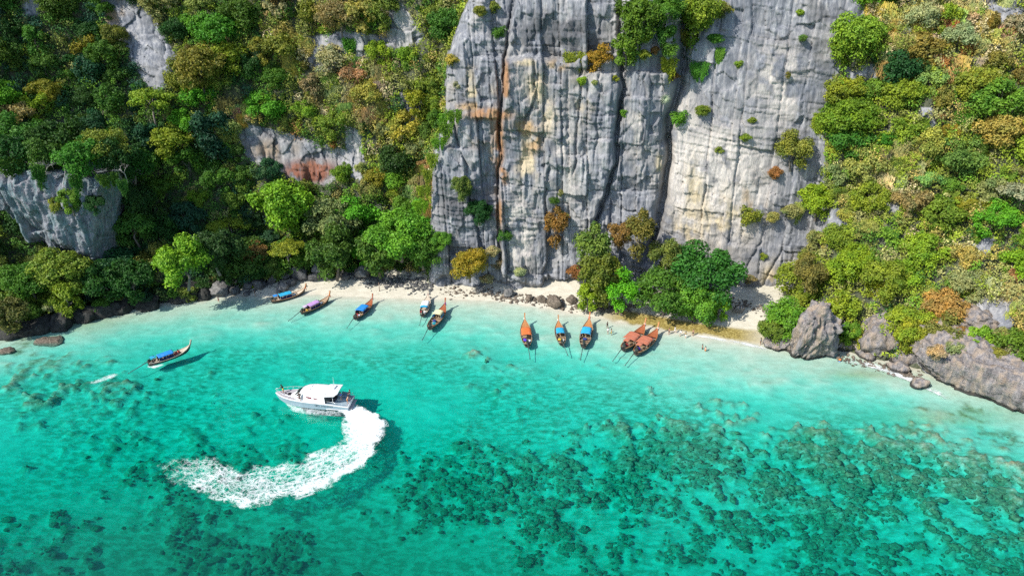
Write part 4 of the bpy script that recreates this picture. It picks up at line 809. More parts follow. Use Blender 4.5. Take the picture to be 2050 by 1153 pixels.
for px, py, rp, colr, si, lb in FACE:
    h = hit(px, py); d = h[1] * CP + (CAM_H - h[2]) * SP; mesh, r = SHRUBS[si]; s = rp * d / FPX / r * .95
    if lb.startswith("brownish"): h = at_y(px, py, 147)
    if "headland" in lb: h = at_y(px, py, HEADY[px])
    put_single("shrub", "shrub", h + np.array([0, -.5 * r * s, 0]), colr, mesh, s, pg, lb, r=r)
for k, px in enumerate(range(40, 430, 28)):               # low bushes hanging over the shore rocks
    py = float(np.interp(px, [0, 130, 300, 430], [640, 618, 594, 582])) - 5 + 6 * math.sin(k * 2.3); mesh, r = SHRUBS[(0, 1, 3, 5)[k % 4]]
    h = at(px, py, 2.4); put_single("shrub", "shrub", h, ("deep green", "mid green", "olive", "deep green", "blue-green")[k % 5], mesh, pg.uniform(1.15, 1.7), pg, r=r)
# rosette plant on the cliff column
b = bmesh.new()
for i in range(22):
    a = i * 2.4; e = .15 + .75 * (i / 22); tube(b, [(0, 0, 0), (math.cos(a) * .7 * math.cos(e), -.25, math.sin(a) * .7), (math.cos(a) * 1.45 * math.cos(e * .4), -.35, math.sin(a) * 1.35 - .15)], [.07, .06, .015], 4)
h = hit(1331, 197); o = link("cycad", bm_mesh("cycad", b, True), plain("grey_green_frond", (.30, .36, .22), .7)); o.location = h + np.array([0, -.6, 0]); tag(o, "pale grey-green rosette plant fixed on the cliff column beside the cleft", "plant")
# bare trees
for i, (px, py, lb) in enumerate([(95, 345, "bleached leafless tree at the left lip of the overhanging rock"), (130, 348, "leafless grey tree on the lip in the middle of the overhanging rock"), (255, 345, "leafless white-branched tree at the right lip of the overhanging rock"), (430, 45, "grey leafless tree among green ones high on the left slope"), (690, 30, "pale leafless tree at the top of the middle slope"), (1950, 210, "twiggy leafless tree on the upper right slope"), (765, 420, "fallen grey leafless branches behind the green buttress trees"), (1330, 60, "leafless grey snag in the high cleft"), (1215, 500, "tangled grey leafless bush in the cliff niche"), (2010, 620, "bleached drooping leafless tree above the broad headland rock"), (280, 385, "pale slender leafless trunk right of the overhanging rock"), (1745, 590, "grey forked leafless tree on the lower right slope")]):
    h = hit(px, py) if i > 2 else at_y(px, py, (154, 153, 157)[i])
    o = link("bare_tree", BARE_TREES[i % 3]); o.location = h + np.array([0, -1.2, -1.5]); o.scale = (.8, .8, .9); o.rotation_euler = (.3 if i % 2 else -.2, .2, i * 1.7); tag(o, lb, "bare tree", "leafless trees on the slopes")

# undergrowth: uncountable leaves covering the soil between the trees
def undergrowth():
    g = np.random.default_rng(4); n = 22000
    x, y, z, qx, qy = scatter(n, 9, VM); t = np.arctan2(x, y - CY); out = np.c_[-np.sin(t), -np.cos(t), .45 + 0 * t]
    cell = {}; C = np.zeros((n, 3)); jx = x + 1.6 * fbm(x / 3, z / 3, octv=2, seed=1); jz = z + 1.6 * fbm(x / 3 + 9, z / 3, octv=2, seed=2)
    for i in range(n):                                   # patches a few metres wide share a colour
        k = (int(jx[i] // 4.5), int(jz[i] // 4.0))
        if k not in cell: cell[k] = PAL[palette(qx[i], qy[i], g)]
        C[i] = np.array(cell[k]) * .82 + .18 * np.array(PAL["deep green" if qx[i] < 500 else "yellow-green"])
    C *= (1 + .12 * g.normal(size=(n, 1)))
    mound = .3 + 2.3 * np.clip(fbm(x / 2.4, z / 2.4, octv=2, seed=44) + .2, 0, 1)
    m = 9; d = g.normal(size=(n * m, 3)); d /= np.linalg.norm(d, axis=1, keepdims=True); d += .5 * np.repeat(out, m, 0); rr = np.repeat(.35 + .35 * g.random(n), m)[:, None]
    P = np.repeat(np.c_[x, y, z] + out * mound[:, None], m, 0) + d * rr; N = d + .5 * g.normal(size=(n * m, 3)); v = leaf_quads(P, N, .44, g, droop=.25)
    t_ = NT("undergrowth_leaf"); c = t_.attr("leafcol").outputs["Color"]; t_.set(t_.b.inputs["Base Color"], c); t_.b.inputs["Roughness"].default_value = .6; t_.b.inputs["Specular IOR Level"].default_value = .2
    mm = np_mesh("undergrowth", v, np.arange(len(v)).reshape(-1, 4), False, {"leafcol": np.clip(np.repeat(C, m * 4, 0), .004, .6)})
    tag(link("undergrowth", mm, t_.m, kind="stuff"), "tangled leafy undergrowth covering the steep slopes between the trees")
undergrowth()
def canopy_mass():
    g = np.random.default_rng(14); x, y, z, qx, qy = scatter(9000, 19, VM); ok = ~(overh(qx, qy - 12) | overh(qx, qy)); x, y, z, qx, qy = [a[ok] for a in (x, y, z, qx, qy)]
    kp = thin(x, y, z, 2.5, 1500); V = []; C = []
    for i in kp:
        t = math.atan2(x[i], y[i] - CY); o = np.array([-math.sin(t), -math.cos(t), .3]); r = g.uniform(1.0, 2.3); k = int(48 * r * r); d = g.normal(size=(k, 3)); d += .45 * o; d /= np.linalg.norm(d, axis=1, keepdims=True)
        rr = r * (1.05 - .5 * g.random(k) ** 1.5) * (1 + .45 * vnoise(d[:, 0] * 2 + i, d[:, 1] * 2, d[:, 2] * 2, seed=3)); P = np.array([x[i], y[i], z[i]]) + o * r * .5 + d * rr[:, None] * np.array([1, .9, g.uniform(.7, 1.4)])
        V.append(leaf_quads(P, d + .5 * g.normal(size=(k, 3)), .45, g, droop=.22)); c = np.array(PAL[palette(qx[i], qy[i], g)]) * (1 + .12 * g.normal()); C.append(np.repeat(np.clip(c * np.clip(1 + .28 * g.normal(size=(k, 1)), .45, 1.7), .004, .6), 4, 0))
    v = np.concatenate(V); tag(link("forest_canopy", np_mesh("forest_canopy", v, np.arange(len(v)).reshape(-1, 4), False, {"leafcol": np.concatenate(C)}), bpy.data.materials["undergrowth_leaf"], kind="stuff"), "dense bushy growth merging into one canopy between the larger trees")
canopy_mass()

# ---- labels for the scattered plants: colour and kind, where they grow, and their order there
def zone(px, py):
    if px < 290: 
        if py < 140: return "high on the dark slope by the bare streak"
        if py < 335: return "just above the overhanging rock"
        if py < 530: return "on the slope beside the overhanging rock"
        return "on the shore under the overhanging rock"
    if px < 500:
        if py < 130: return "high up right of the bare streak"
        if py < 260: return "near the golden-green flat-topped tree"
        if py < 400: return "in the gully right of the overhang"
        return "behind the big yellow-green shore tree" if py < 575 else "under the big yellow-green shore tree"
    if px < 700:
        if py < 120: return "high above the middle rock band"
        if py < 240: return "below the middle rock band"
        if py < 380: return "round the red overhang"
        return "above the dark boulder heap"
    if px < 960:
        if py < 120: return "high beside the cliff buttress"
        if py < 250: return "left of the buttress top"
        if py < 400: return "left of the buttress middle"
        return "at the buttress's left foot"
    if px < 1600: return "on or below the bare cliff"
    if px < 1800:
        if py < 160: return "high up right of the bare cliff"
        if py < 320: return "beside the bare cliff's right edge"
        if py < 480: return "halfway down right of the bare cliff"
        return "above the pointed shore rock"
    if px < 1930:
        if py < 160: return "in the high golden patch"
        if py < 320: return "below the high golden patch"
        if py < 480: return "halfway up above the wedge boulder"
        return "just above the wedge boulder"
    if py < 160: return "at the far right slope's top"
    if py < 320: return "under the twiggy leafless tree"
    if py < 480: return "above the small grey crag"
    return "above the knobbly headland rock"
ORD = ["first", "second", "third", "fourth", "fifth", "sixth", "seventh", "eighth", "ninth", "tenth", "eleventh", "twelfth"]
GRP = {"tree": "trees on the steep slopes", "shrub": "shrubs on the slopes and cliff", "grass clump": "dry grass clumps on the slopes", "hanging creeper": "creepers hanging down the steep slopes"}
buckets = {}
for p in PLANTS:
    r, kind, colr, px, py, lb, rad = p
    r["category"] = kind; r["group"] = GRP[kind]
    if lb: r["label"] = lb; continue
    size = ("big" if rad > 3.9 else "small" if rad < 2.7 else "mid-sized") if kind == "tree" else ("broad" if rad > 2.0 else "compact") if kind == "shrub" else ""
    buckets.setdefault((kind, colr, size, zone(px, py)), []).append(p)
split = {}
for (kind, colr, size, zn), ps in buckets.items():
    if len(ps) > 6:
        ps.sort(key=lambda p: p[4]); h_ = len(ps) // 2; split[(kind, colr, "upper " + size, zn)] = ps[:h_]; split[(kind, colr, "lower " + size, zn)] = ps[h_:]
    else: split[(kind, colr, size, zn)] = ps
for (kind, colr, size, zn), ps in split.items():
    ps.sort(key=lambda p: p[3]); n = len(ps)
    for i, p in enumerate(ps):
        w = " ".join(f"{size} {colr} {kind} {zn}".split())
        if n == 2: w += (", the left one", ", the right one")[i]
        elif n > 2: w += ", " + ("leftmost" if i == 0 else "rightmost" if i == n - 1 else ORD[min(i, 11)] + " from left")
        for _q in ((f"{size.split()[-1] if size.split() else kind} " if size.split() and size.split()[-1] not in ("upper", "lower") else "~", ""), (" the ", " "), (" one", ""), (f"{kind} ", kind.split()[-1] + " ")):
            if len(w.replace(",", "").split()) > 16: w = w.replace(*_q, 1)
        p[0]["label"] = w
# ------------------------------------------------------------------ longtail boats
def paint(name, col, rough=.5, var=.18, scale=3.0): return plain(name, col, rough, var, scale)
def planked(name, col, dark, n=9.0, rough=.6):
    t = NT(name); o = t.obj(); s = t.new("ShaderNodeSeparateXYZ"); t.l.new(o, s.inputs[0])
    f = t.math('FRACT', t.math('MULTIPLY', s.outputs[1], n)); seam = t.math('LESS_THAN', f, .10)
    g = t.noise(t.map(o, (1.2, 14, 4)), 1.0, 4, .6); w = t.noise(o, 1.1, 4, .6)
    c = t.ramp(g, (.3, tuple(v * .72 for v in col)), (.7, tuple(min(1, v * 1.15) for v in col)))
    c = t.mix(t.ramp(w, (.52, 0.0), (.72, .6)), c, tuple(v * .45 for v in col)); c = t.mix(t.math('MULTIPLY', seam, .7), c, dark)
    t.set(t.b.inputs["Base Color"], c); t.b.inputs["Roughness"].default_value = rough
    return t.m
def hull_paint(name, top, stripe, low):
    t = NT(name); o = t.obj(); s = t.new("ShaderNodeSeparateXYZ"); t.l.new(o, s.inputs[0])
    x2 = t.math('MULTIPLY', t.math('POWER', t.math('ABSOLUTE', t.math('DIVIDE', s.outputs[0], 5.0)), 2.4), .62)
    h = t.math('SUBTRACT', s.outputs[2], x2); n = t.noise(t.map(o, (2, 2, 9)), 1.0, 4, .6)
    h = t.math('ADD', h, t.math('MULTIPLY', t.math('SUBTRACT', n, .5), .10))
    c = t.mix(t.math('GREATER_THAN', h, .30), low, stripe); c = t.mix(t.math('GREATER_THAN', h, .46), c, top)
    c = t.mix(t.ramp(n, (.35, .55), (.6, 0.0)), c, (.04, .032, .026))
    t.set(t.b.inputs["Base Color"], c); t.b.inputs["Roughness"].default_value = .5
    return t.m
M_WOOD = planked("boat_planks", (.34, .24, .15), (.05, .03, .02))
M_PALEWOOD = planked("pale_boat_planks", (.52, .44, .34), (.12, .09, .06))
M_REDWOOD = planked("red_brown_boat_planks", (.30, .085, .03), (.05, .015, .01))
M_ORANGEWOOD = planked("orange_varnished_planks", (.42, .18, .06), (.10, .03, .01))
M_POST = paint("canopy_post_paint", (.42, .36, .28)); M_ENGINE = plain("engine_metal", (.045, .055, .05), .5, .5, 8, .3); M_STEEL = plain("shaft_steel", (.07, .085, .085), .5, .3, 5, .3)
M_BLUECLOTH = paint("deep_blue_cloth", (.012, .028, .16), .85, .3); M_DARKCLOTH = paint("dark_cloth", (.02, .022, .035), .85, .3)
HULLS = {"tan": hull_paint("weathered_tan_hull", (.36, .29, .20), (.10, .06, .04), (.045, .035, .03)), "dark": hull_paint("dark_brown_hull", (.11, .065, .04), (.30, .22, .14), (.028, .022, .02)), "red": hull_paint("red_brown_hull", (.27, .095, .05), (.40, .32, .24), (.05, .03, .025)),
         "black": hull_paint("black_hull", (.30, .26, .20), (.020, .022, .024), (.020, .022, .024)), "orange": hull_paint("orange_hull", (.36, .22, .12), (.08, .06, .045), (.05, .035, .03)), "grey": hull_paint("grey_brown_hull", (.38, .30, .25), (.13, .06, .045), (.05, .035, .03))}
CL = {"cyan": (.012, .30, .50), "blue": (.010, .20, .56), "lilac": (.44, .25, .50), "white": (.72, .74, .74), "cream": (.66, .62, .36), "orange": (.60, .135, .03), "terracotta": (.42, .135, .075), "sky": (.02, .33, .58), "pattern": (.52, .40, .52)}
CLOTH = {}
def cloth(k):
    if k not in CLOTH:
        t = NT(k + "_canopy_cloth"); o = t.obj(); n = t.noise(t.map(o, (1.2, 5, 1)), 1.0, 3, .6); n2 = t.noise(o, 1.4, 3)
        c = CL[k]; cc = t.ramp(n, (.3, tuple(v * .78 for v in c)), (.7, tuple(min(1, v * 1.12) for v in c))); cc = t.mix(t.ramp(n2, (.62, 0.0), (.78, .28)), cc, (.55, .52, .48))
        t.set(t.b.inputs["Base Color"], cc); t.b.inputs["Roughness"].default_value = .75; t.bump(n, .35, .08); CLOTH[k] = t.m
    return CLOTH[k]
XS = np.array([-4.7, -4.2, -3.2, -2.0, -.8, .6, 1.9, 3.0, 3.9, 4.6, 5.1])
BW = np.array([.62, .78, 1.02, 1.17, 1.25, 1.27, 1.20, .98, .68, .34, .06])
SH = np.array([.86, .80, .70, .63, .60, .61, .68, .83, 1.06, 1.36, 1.72])
KD = np.array([-.10, -.18, -.24, -.26, -.27, -.27, -.26, -.22, -.10, .22, .82])
def hull_mesh():
    t = np.linspace(0, 1, 34); xi = np.interp(t, np.linspace(0, 1, len(XS)), XS); f = lambda A: _sm(np.interp(xi, XS, A), 1)
    b, s, k = f(BW), f(SH), f(KD); V = []
    prof = [(0, 0.0), (.52, .12), (.80, .36), (.94, .66), (1.0, 1.0)]
    ring = [(-y, z) for y, z in prof[::-1]] + prof[1:]
    inner = [(.93, 1.0), (.86, .66), (.70, .42), (0, .30), (-.70, .42), (-.86, .66), (-.93, 1.0)]
    for i in range(len(xi)):
        for y, z in ring + inner: V.append((xi[i], y * b[i], k[i] + (s[i] - k[i]) * z))
    n = len(ring) + len(inner); F = []
    for i in range(len(xi) - 1):
        for j in range(n): a = i * n + j; c = i * n + (j + 1) % n; F.append((a, c, c + n, a + n))
    bmh = bmesh.new(); vs = [bmh.verts.new(v) for v in V]
    for q in F: bmh.faces.new([vs[a] for a in q])
    nr = len(ring)
    bmh.faces.new([vs[j] for j in range(nr)][::-1]); bmh.faces.new([vs[(len(xi) - 1) * n + j] for j in range(nr)])
    # transom closes the stern above the inner floor
    bmh.faces.new([vs[j] for j in range(nr, n)][::-1])
    return bm_mesh("hull", bmh, False)
def strip_mesh(name, x0, x1, zf, inset=.94, thick=.05, n=10, drop=0.0):
    b = bmesh.new(); xs = np.linspace(x0, x1, n); rows = []
    for x_ in xs:
        w = float(np.interp(x_, XS, BW)) * inset; z_ = zf(x_); rows.append([b.verts.new((x_, y_, zz_)) for y_, zz_ in ((-w, z_), (-w * .5, z_ + drop * .8), (0, z_ + drop), (w * .5, z_ + drop * .8), (w, z_), (w, z_ - thick), (-w, z_ - thick))])
    for a, c in zip(rows, rows[1:]):
        for j in range(7): b.faces.new((a[j], a[(j + 1) % 7], c[(j + 1) % 7], c[j]))
    b.faces.new(rows[0][::-1]); b.faces.new(rows[-1]); return bm_mesh(name, b)
sh_at = lambda x_: float(np.interp(x_, XS, SH))
HULL_M = hull_mesh()
FLOOR_M = strip_mesh("floor", -4.5, 3.0, lambda x_: .16 + max(0, x_ - 1.8) * .08, .80)
FORE_M = strip_mesh("fore_deck", 2.75, 5.0, lambda x_: sh_at(x_) - .07, .90, .05, 9, .08)
AFT_M = strip_mesh("stern_deck", -4.6, -3.75, lambda x_: sh_at(x_) - .10, .90, .05, 4)
def gunwale_mesh(side):
    b = bmesh.new(); tube(b, [(x_, side * float(np.interp(x_, XS, BW)), sh_at(x_) + .02) for x_ in np.linspace(-4.7, 5.08, 18)], .055, 5); return bm_mesh("gunwale", b, True)
GUN_M = [gunwale_mesh(1), gunwale_mesh(-1)]
def bench_mesh(x_):
    b = bmesh.new(); w = float(np.interp(x_, XS, BW)) * .9; bx(b, x_ - .16, x_ + .16, -w, w, sh_at(x_) - .22, sh_at(x_) - .17); return bm_mesh("bench", b)
BENCH_M = [bench_mesh(x_) for x_ in (-2.6, -1.1, .3, 1.6, 2.4)]
def stem_mesh():
    b = bmesh.new(); pts = [(4.86, .95), (5.10, 1.42), (5.33, 1.85), (5.50, 2.25), (5.62, 2.62), (5.68, 2.9)]; wd = [.10, .12, .12, .13, .15, .16]; dp = [.20, .22, .20, .19, .20, .20]; R_ = []
    for (x_, z_), w, d in zip(pts, wd, dp): R_.append([b.verts.new(q) for q in ((x_ - d, -w, z_ + .04), (x_ - d, w, z_ + .04), (x_ + d * .6, w * .7, z_ - .04), (x_ + d * .6, -w * .7, z_ - .04))])
    for a, c in zip(R_, R_[1:]):
        for j in range(4): b.faces.new((a[j], a[(j + 1) % 4], c[(j + 1) % 4], c[j]))
    b.faces.new(R_[0][::-1]); b.faces.new(R_[-1]); return bm_mesh("stem_post", b)
STEM_M = stem_mesh()
def ribbon_mesh():
    b = bmesh.new()
    for z_ in (1.55, 1.66, 1.78): tube(b, [(5.16 + (z_ - 1.5) * .48 + .22 * math.cos(a), .19 * math.sin(a), z_ + .03 * math.cos(a)) for a in np.linspace(0, 6.283, 10)], .06, 4)
    for k in range(4): tube(b, [(5.35, -.12 + k * .08, 1.6), (5.5 + .03 * k, -.16 + k * .1, 1.25), (5.44, -.18 + k * .11, .95)], [.05, .06, .03], 4)
    return bm_mesh("ribbon", b)
RIB_M = ribbon_mesh()
def engine_mesh():
    b = bmesh.new(); bx(b, -4.75, -4.05, -.24, .24, 1.0, 1.38); bx(b, -4.62, -4.15, -.16, .16, 1.38, 1.58); bx(b, -4.05, -3.9, -.18, .18, 1.05, 1.3)
    tube(b, [(-4.4, 0, .70), (-4.4, 0, 1.02)], .10, 8); tube(b, [(-4.3, .2, 1.5), (-4.05, .28, 1.65), (-3.9, .3, 1.62)], .05, 6); tube(b, [(-4.55, -.25, 1.2), (-4.55, -.34, 1.2)], .17, 10)
    for k in range(4): bx(b, -4.6 + k * .12, -4.55 + k * .12, -.20, .20, 1.56, 1.64)
    tube(b, [(-3.95, 0, 1.15), (-3.2, .08, 1.42), (-2.9, .1, 1.45)], .03, 5); return bm_mesh("engine", b)
ENG_M = engine_mesh()
def shaft_mesh():
    b = bmesh.new(); tube(b, [(-4.7, 0, 1.12), (-9.2, 0, -.02)], [.085, .065], 6); tube(b, [(-5.0, 0, 1.2), (-7.2, 0, .62)], .022, 4); return bm_mesh("drive_shaft", b)
def prop_mesh():
    b = bmesh.new(); tube(b, [(-9.1, 0, 0), (-9.3, 0, -.05)], .06, 6)
    for a in (0, 2.09, 4.19): c, s = math.cos(a), math.sin(a); vs = [b.verts.new(v) for v in ((-9.18, c * .04, s * .04), (-9.14, c * .22 - s * .08, s * .22 + c * .08), (-9.24, c * .22 + s * .08, s * .22 - c * .08))]; b.faces.new(vs)
    return bm_mesh("propeller", b)
SHAFT_M, PROP_M = shaft_mesh(), prop_mesh()
def canopy_mesh(x0, x1, w, z, arch=.16, slope=.0, seed=0):
    g = np.random.default_rng(seed); us = np.linspace(0, 1, 13); vs = np.linspace(-1, 1, 9); U, V = np.meshgrid(us, vs, indexing='ij')
    X = x0 + (x1 - x0) * U; Y = V * w * (1 - .06 * U); Zc = z + arch * (1 - V * V) + slope * U - .05 * np.sin(np.pi * U * 3) ** 2 * (1 - .4 * V * V) + .02 * fbm(U * 5, V * 4, octv=2, seed=seed) - .12 * (np.abs(V) > .98)
    a = np.stack([X, Y, Zc], -1).reshape(-1, 3); f = grid_faces(13, 9); n = len(a); g_ = np.arange(n).reshape(13, 9); sd = [np.stack([e[:-1], e[1:], e[1:] + n, e[:-1] + n], -1) for e in (g_[:, 0][::-1], g_[:, -1], g_[0], g_[-1][::-1])]
    return np_mesh("canopy", np.concatenate([a, a - np.array([0, 0, .03])]), np.concatenate([f, f[:, ::-1] + n] + sd), True)
def posts(root, xs, w, ztop, mat):
    for x_ in xs:
        for s_ in (-1, 1):
            b = bmesh.new(); tube(b, [(x_, s_ * min(w, float(np.interp(x_, XS, BW)) * .9), sh_at(x_) - .1), (x_, s_ * w * .96, ztop)], .03, 5); link("post", bm_mesh("post", b), mat, root)
SIDE_KEEP = {}
def longtail(label, stern, bow, hull, wood, fore, canopy, ribbon=None, side=None, awning=None, front=None, posts_c=M_POST, x0=-2.5, x1=1.0, cw=1.05, cz=1.72, shaft_yaw=0.0, tail=True, stemcol=None):
    a, b_ = at(*stern), at(*bow); d = b_ - a; L = math.hypot(d[0], d[1]); yaw = math.atan2(d[1], d[0]); s = min(max((L - 1.5 * math.sin(yaw) ** 2) / 9.0, .92), 1.12); c = a + np.array([math.cos(yaw), math.sin(yaw), 0]) * 4.6 * s; root = empty("longtail_boat", (c[0], c[1], 0.0), yaw); root.scale = (s, s, s)
    tag(root, label, "longtail boat", "longtail boats moored in the bay")
    link("hull", HULL_M.copy(), HULLS[hull], root); link("floor", FLOOR_M.copy(), wood, root); link("fore_deck", FORE_M.copy(), fore, root); link("stern_deck", AFT_M.copy(), wood, root)
    for g_ in GUN_M: link("gunwale", g_.copy(), stemcol or wood, root)
    for q in BENCH_M: link("bench", q.copy(), wood, root)
    st = link("stem_post", STEM_M.copy(), stemcol or fore, root)
    if ribbon: link("ribbon", RIB_M.copy(), paint("ribbon_cloth", ribbon, .8), st)
    link("engine", ENG_M, M_ENGINE, root); sh = link("drive_shaft", SHAFT_M, M_STEEL, root); link("propeller", PROP_M, M_STEEL, sh)
    if shaft_yaw: sh.location = (-4.4 + 4.4 * math.cos(shaft_yaw), 4.4 * math.sin(shaft_yaw), 0); sh.rotation_euler = (0, 0, shaft_yaw)
    link("canopy", canopy_mesh(x0, x1, cw, cz, seed=int(stern[0])), cloth(canopy), root); posts(root, (x0 + .1, (x0 + x1) / 2, x1 - .1), cw, cz - .02, posts_c)
    if front: link("canopy_panel", canopy_mesh(x0 - 1.0, x0 - .04, cw, cz - .04, .10, seed=3), cloth(front), root)
    if side:
        for s_ in (-1, 1):
            bb = bmesh.new(); n = 9
            up = [bb.verts.new((x0 + .1 + (x1 - x0 - .2) * i / (n - 1), s_ * (cw * .97), cz - .45 - .1 * (i % 2))) for i in range(n)]; lo = [bb.verts.new((x0 + .1 + (x1 - x0 - .2) * i / (n - 1), s_ * (cw * .93 + .05 * (i % 2)), sh_at(0) - .02)) for i in range(n)]
            for i in range(n - 1): bb.faces.new((up[i], up[i + 1], lo[i + 1], lo[i]))
            bmesh.ops.solidify(bb, geom=bb.faces[:], thickness=.02); link("side_curtain", bm_mesh("side_curtain", bb), side, root)
    if awning:
        link("stern_awning", canopy_mesh(-4.1, -2.95, .62, 2.0, .04, seed=9), cloth(awning), root)
        for s_ in (-1, 1):
            bb = bmesh.new(); tube(bb, [(-3.5, s_ * .5, .55), (-3.5, s_ * .5, 2.0)], .025, 5); link("awning_post", bm_mesh("awning_post", bb), M_POST, root)
    return root
BOATS = {}
BOATS["cyan"] = longtail("tan longtail boat with cyan canopy and small blue stern awning, nearest the dark boulder heap", (545, 606), (608, 588), "tan", M_PALEWOOD, M_PALEWOOD, "cyan", (.45, .12, .05), M_BLUECLOTH, "blue", stemcol=M_ORANGEWOOD)
BOATS["lilac"] = longtail("dark longtail boat with a lilac canopy and orange ribbons on its stem", (605, 629), (660, 602), "dark", M_WOOD, M_WOOD, "lilac", (.62, .14, .03), M_BLUECLOTH, "pattern", stemcol=M_ORANGEWOOD)
BOATS["big blue"] = longtail("red-brown longtail boat with a wide bright blue canopy, moored off the sand strip", (712, 640), (748, 606), "dark", M_WOOD, M_REDWOOD, "blue", (.5, .3, .25), M_BLUECLOTH, None, x0=-2.6, x1=.9, cw=1.28, stemcol=M_REDWOOD)
BOATS["white"] = longtail("pale brown longtail boat with half white, half blue canopy, nose-on to the buttress", (846, 634), (857.5, 601), "grey", M_PALEWOOD, M_PALEWOOD, "white", (.5, .25, .22), None, None, front="sky", x0=-1.4, x1=1.3)
BOATS["cream"] = longtail("dark longtail boat with cream canopy, blue side cloths and a red-brown foredeck", (861, 660), (893, 618), "dark", M_WOOD, M_REDWOOD, "cream", (.22, .06, .35), paint("sky_blue_side_cloth", CL["sky"], .8), None, x0=-.6, x1=1.6, stemcol=M_REDWOOD)
BOATS["orange"] = longtail("orange-decked longtail boat with a bright orange canopy", (1056, 695), (1050, 648), "orange", M_WOOD, M_ORANGEWOOD, "orange", (.75, .70, .60), None, None, x0=-2.3, x1=.9, cw=1.12, shaft_yaw=.05)
BOATS["small blue"] = longtail("smallest orange-decked longtail boat with a short cyan-blue canopy, middle one off the cliff", (1125, 692), (1116.6, 649), "orange", M_WOOD, M_ORANGEWOOD, "cyan", (.80, .76, .66), M_BLUECLOTH, None, x0=-1.6, x1=1.0, shaft_yaw=.2)
BOATS["striped blue"] = longtail("longtail boat with red-banded stem and a faded blue canopy, right of the smallest one", (1168, 696), (1180, 647), "orange", M_WOOD, M_ORANGEWOOD, "sky", (.62, .10, .08), M_BLUECLOTH, None, x0=-1.9, x1=.9)
BOATS["left pair"] = longtail("left longtail boat of the moored-together pair with dusty terracotta canopies", (1248, 702), (1296, 656), "dark", M_WOOD, M_REDWOOD, "terracotta", (.80, .55, .50), None, "terracotta", x0=-2.6, x1=.6, cw=1.35, stemcol=M_ORANGEWOOD)
BOATS["right pair"] = longtail("right longtail boat of the moored-together pair with dusty terracotta canopies", (1273, 710.5), (1322, 664), "red", M_WOOD, M_REDWOOD, "terracotta", (.85, .70, .66), None, "terracotta", x0=-2.6, x1=.6, cw=1.35, stemcol=M_ORANGEWOOD)
BOATS["moving"] = longtail("black-hulled longtail boat under way alone in open water with a blue canopy", (299, 732), (380, 703), "black", M_PALEWOOD, M_PALEWOOD, "blue", None, M_BLUECLOTH, "cyan", stemcol=M_PALEWOOD)
# things lying in the boats
def soft_bundle(seed, r=(.35, .28, .2)):
    v, f = ico(2); g = np.random.default_rng(seed); w = v * np.array(r); w = w * (1 + .18 * fbm(v[:, 0] * 2, v[:, 1] * 2, v[:, 2] * 2, octv=2, seed=seed))[:, None]; w[:, 2] = np.maximum(w[:, 2], -r[2] * .6); return np_mesh("bundle", w, f, True)
def box_mesh(sx, sy, sz):
    b = bmesh.new(); bx(b, -sx, sx, -sy, sy, 0, sz); bx(b, -sx * 1.05, sx * 1.05, -sy * 1.05, sy * 1.05, sz + .004, sz + .07); bmesh.ops.bevel(b, geom=b.edges[:], offset=.02, segments=1, affect='EDGES'); return bm_mesh("cooler_box", b)
def stow(boat, name, cat, label, x_, y_, z_, mesh, mat, group):
    r = BOATS[boat]; c, s_ = math.cos(r.rotation_euler.z), math.sin(r.rotation_euler.z); k = r.scale[0]
    o = link(name, mesh, mat); o.location = (r.location.x + k * (x_ * c - y_ * s_), r.location.y + k * (x_ * s_ + y_ * c), k * z_); o.rotation_euler = (0, 0, r.rotation_euler.z + x_ * 1.7); o.scale = (k, k, k); tag(o, label, cat, group)
BG = "bags and boxes stowed in the longtail boats"
VIO = paint("violet_cloth", (.07, .02, .42), .8); RED = paint("red_cloth", (.36, .03, .03), .8); WHT = paint("white_plastic", (.74, .74, .72), .4); TEAL = paint("teal_plastic", (.02, .32, .40), .5); PINK = paint("pink_cloth", (.55, .22, .36), .8); YEL = paint("yellow_cloth", (.55, .36, .03), .8)
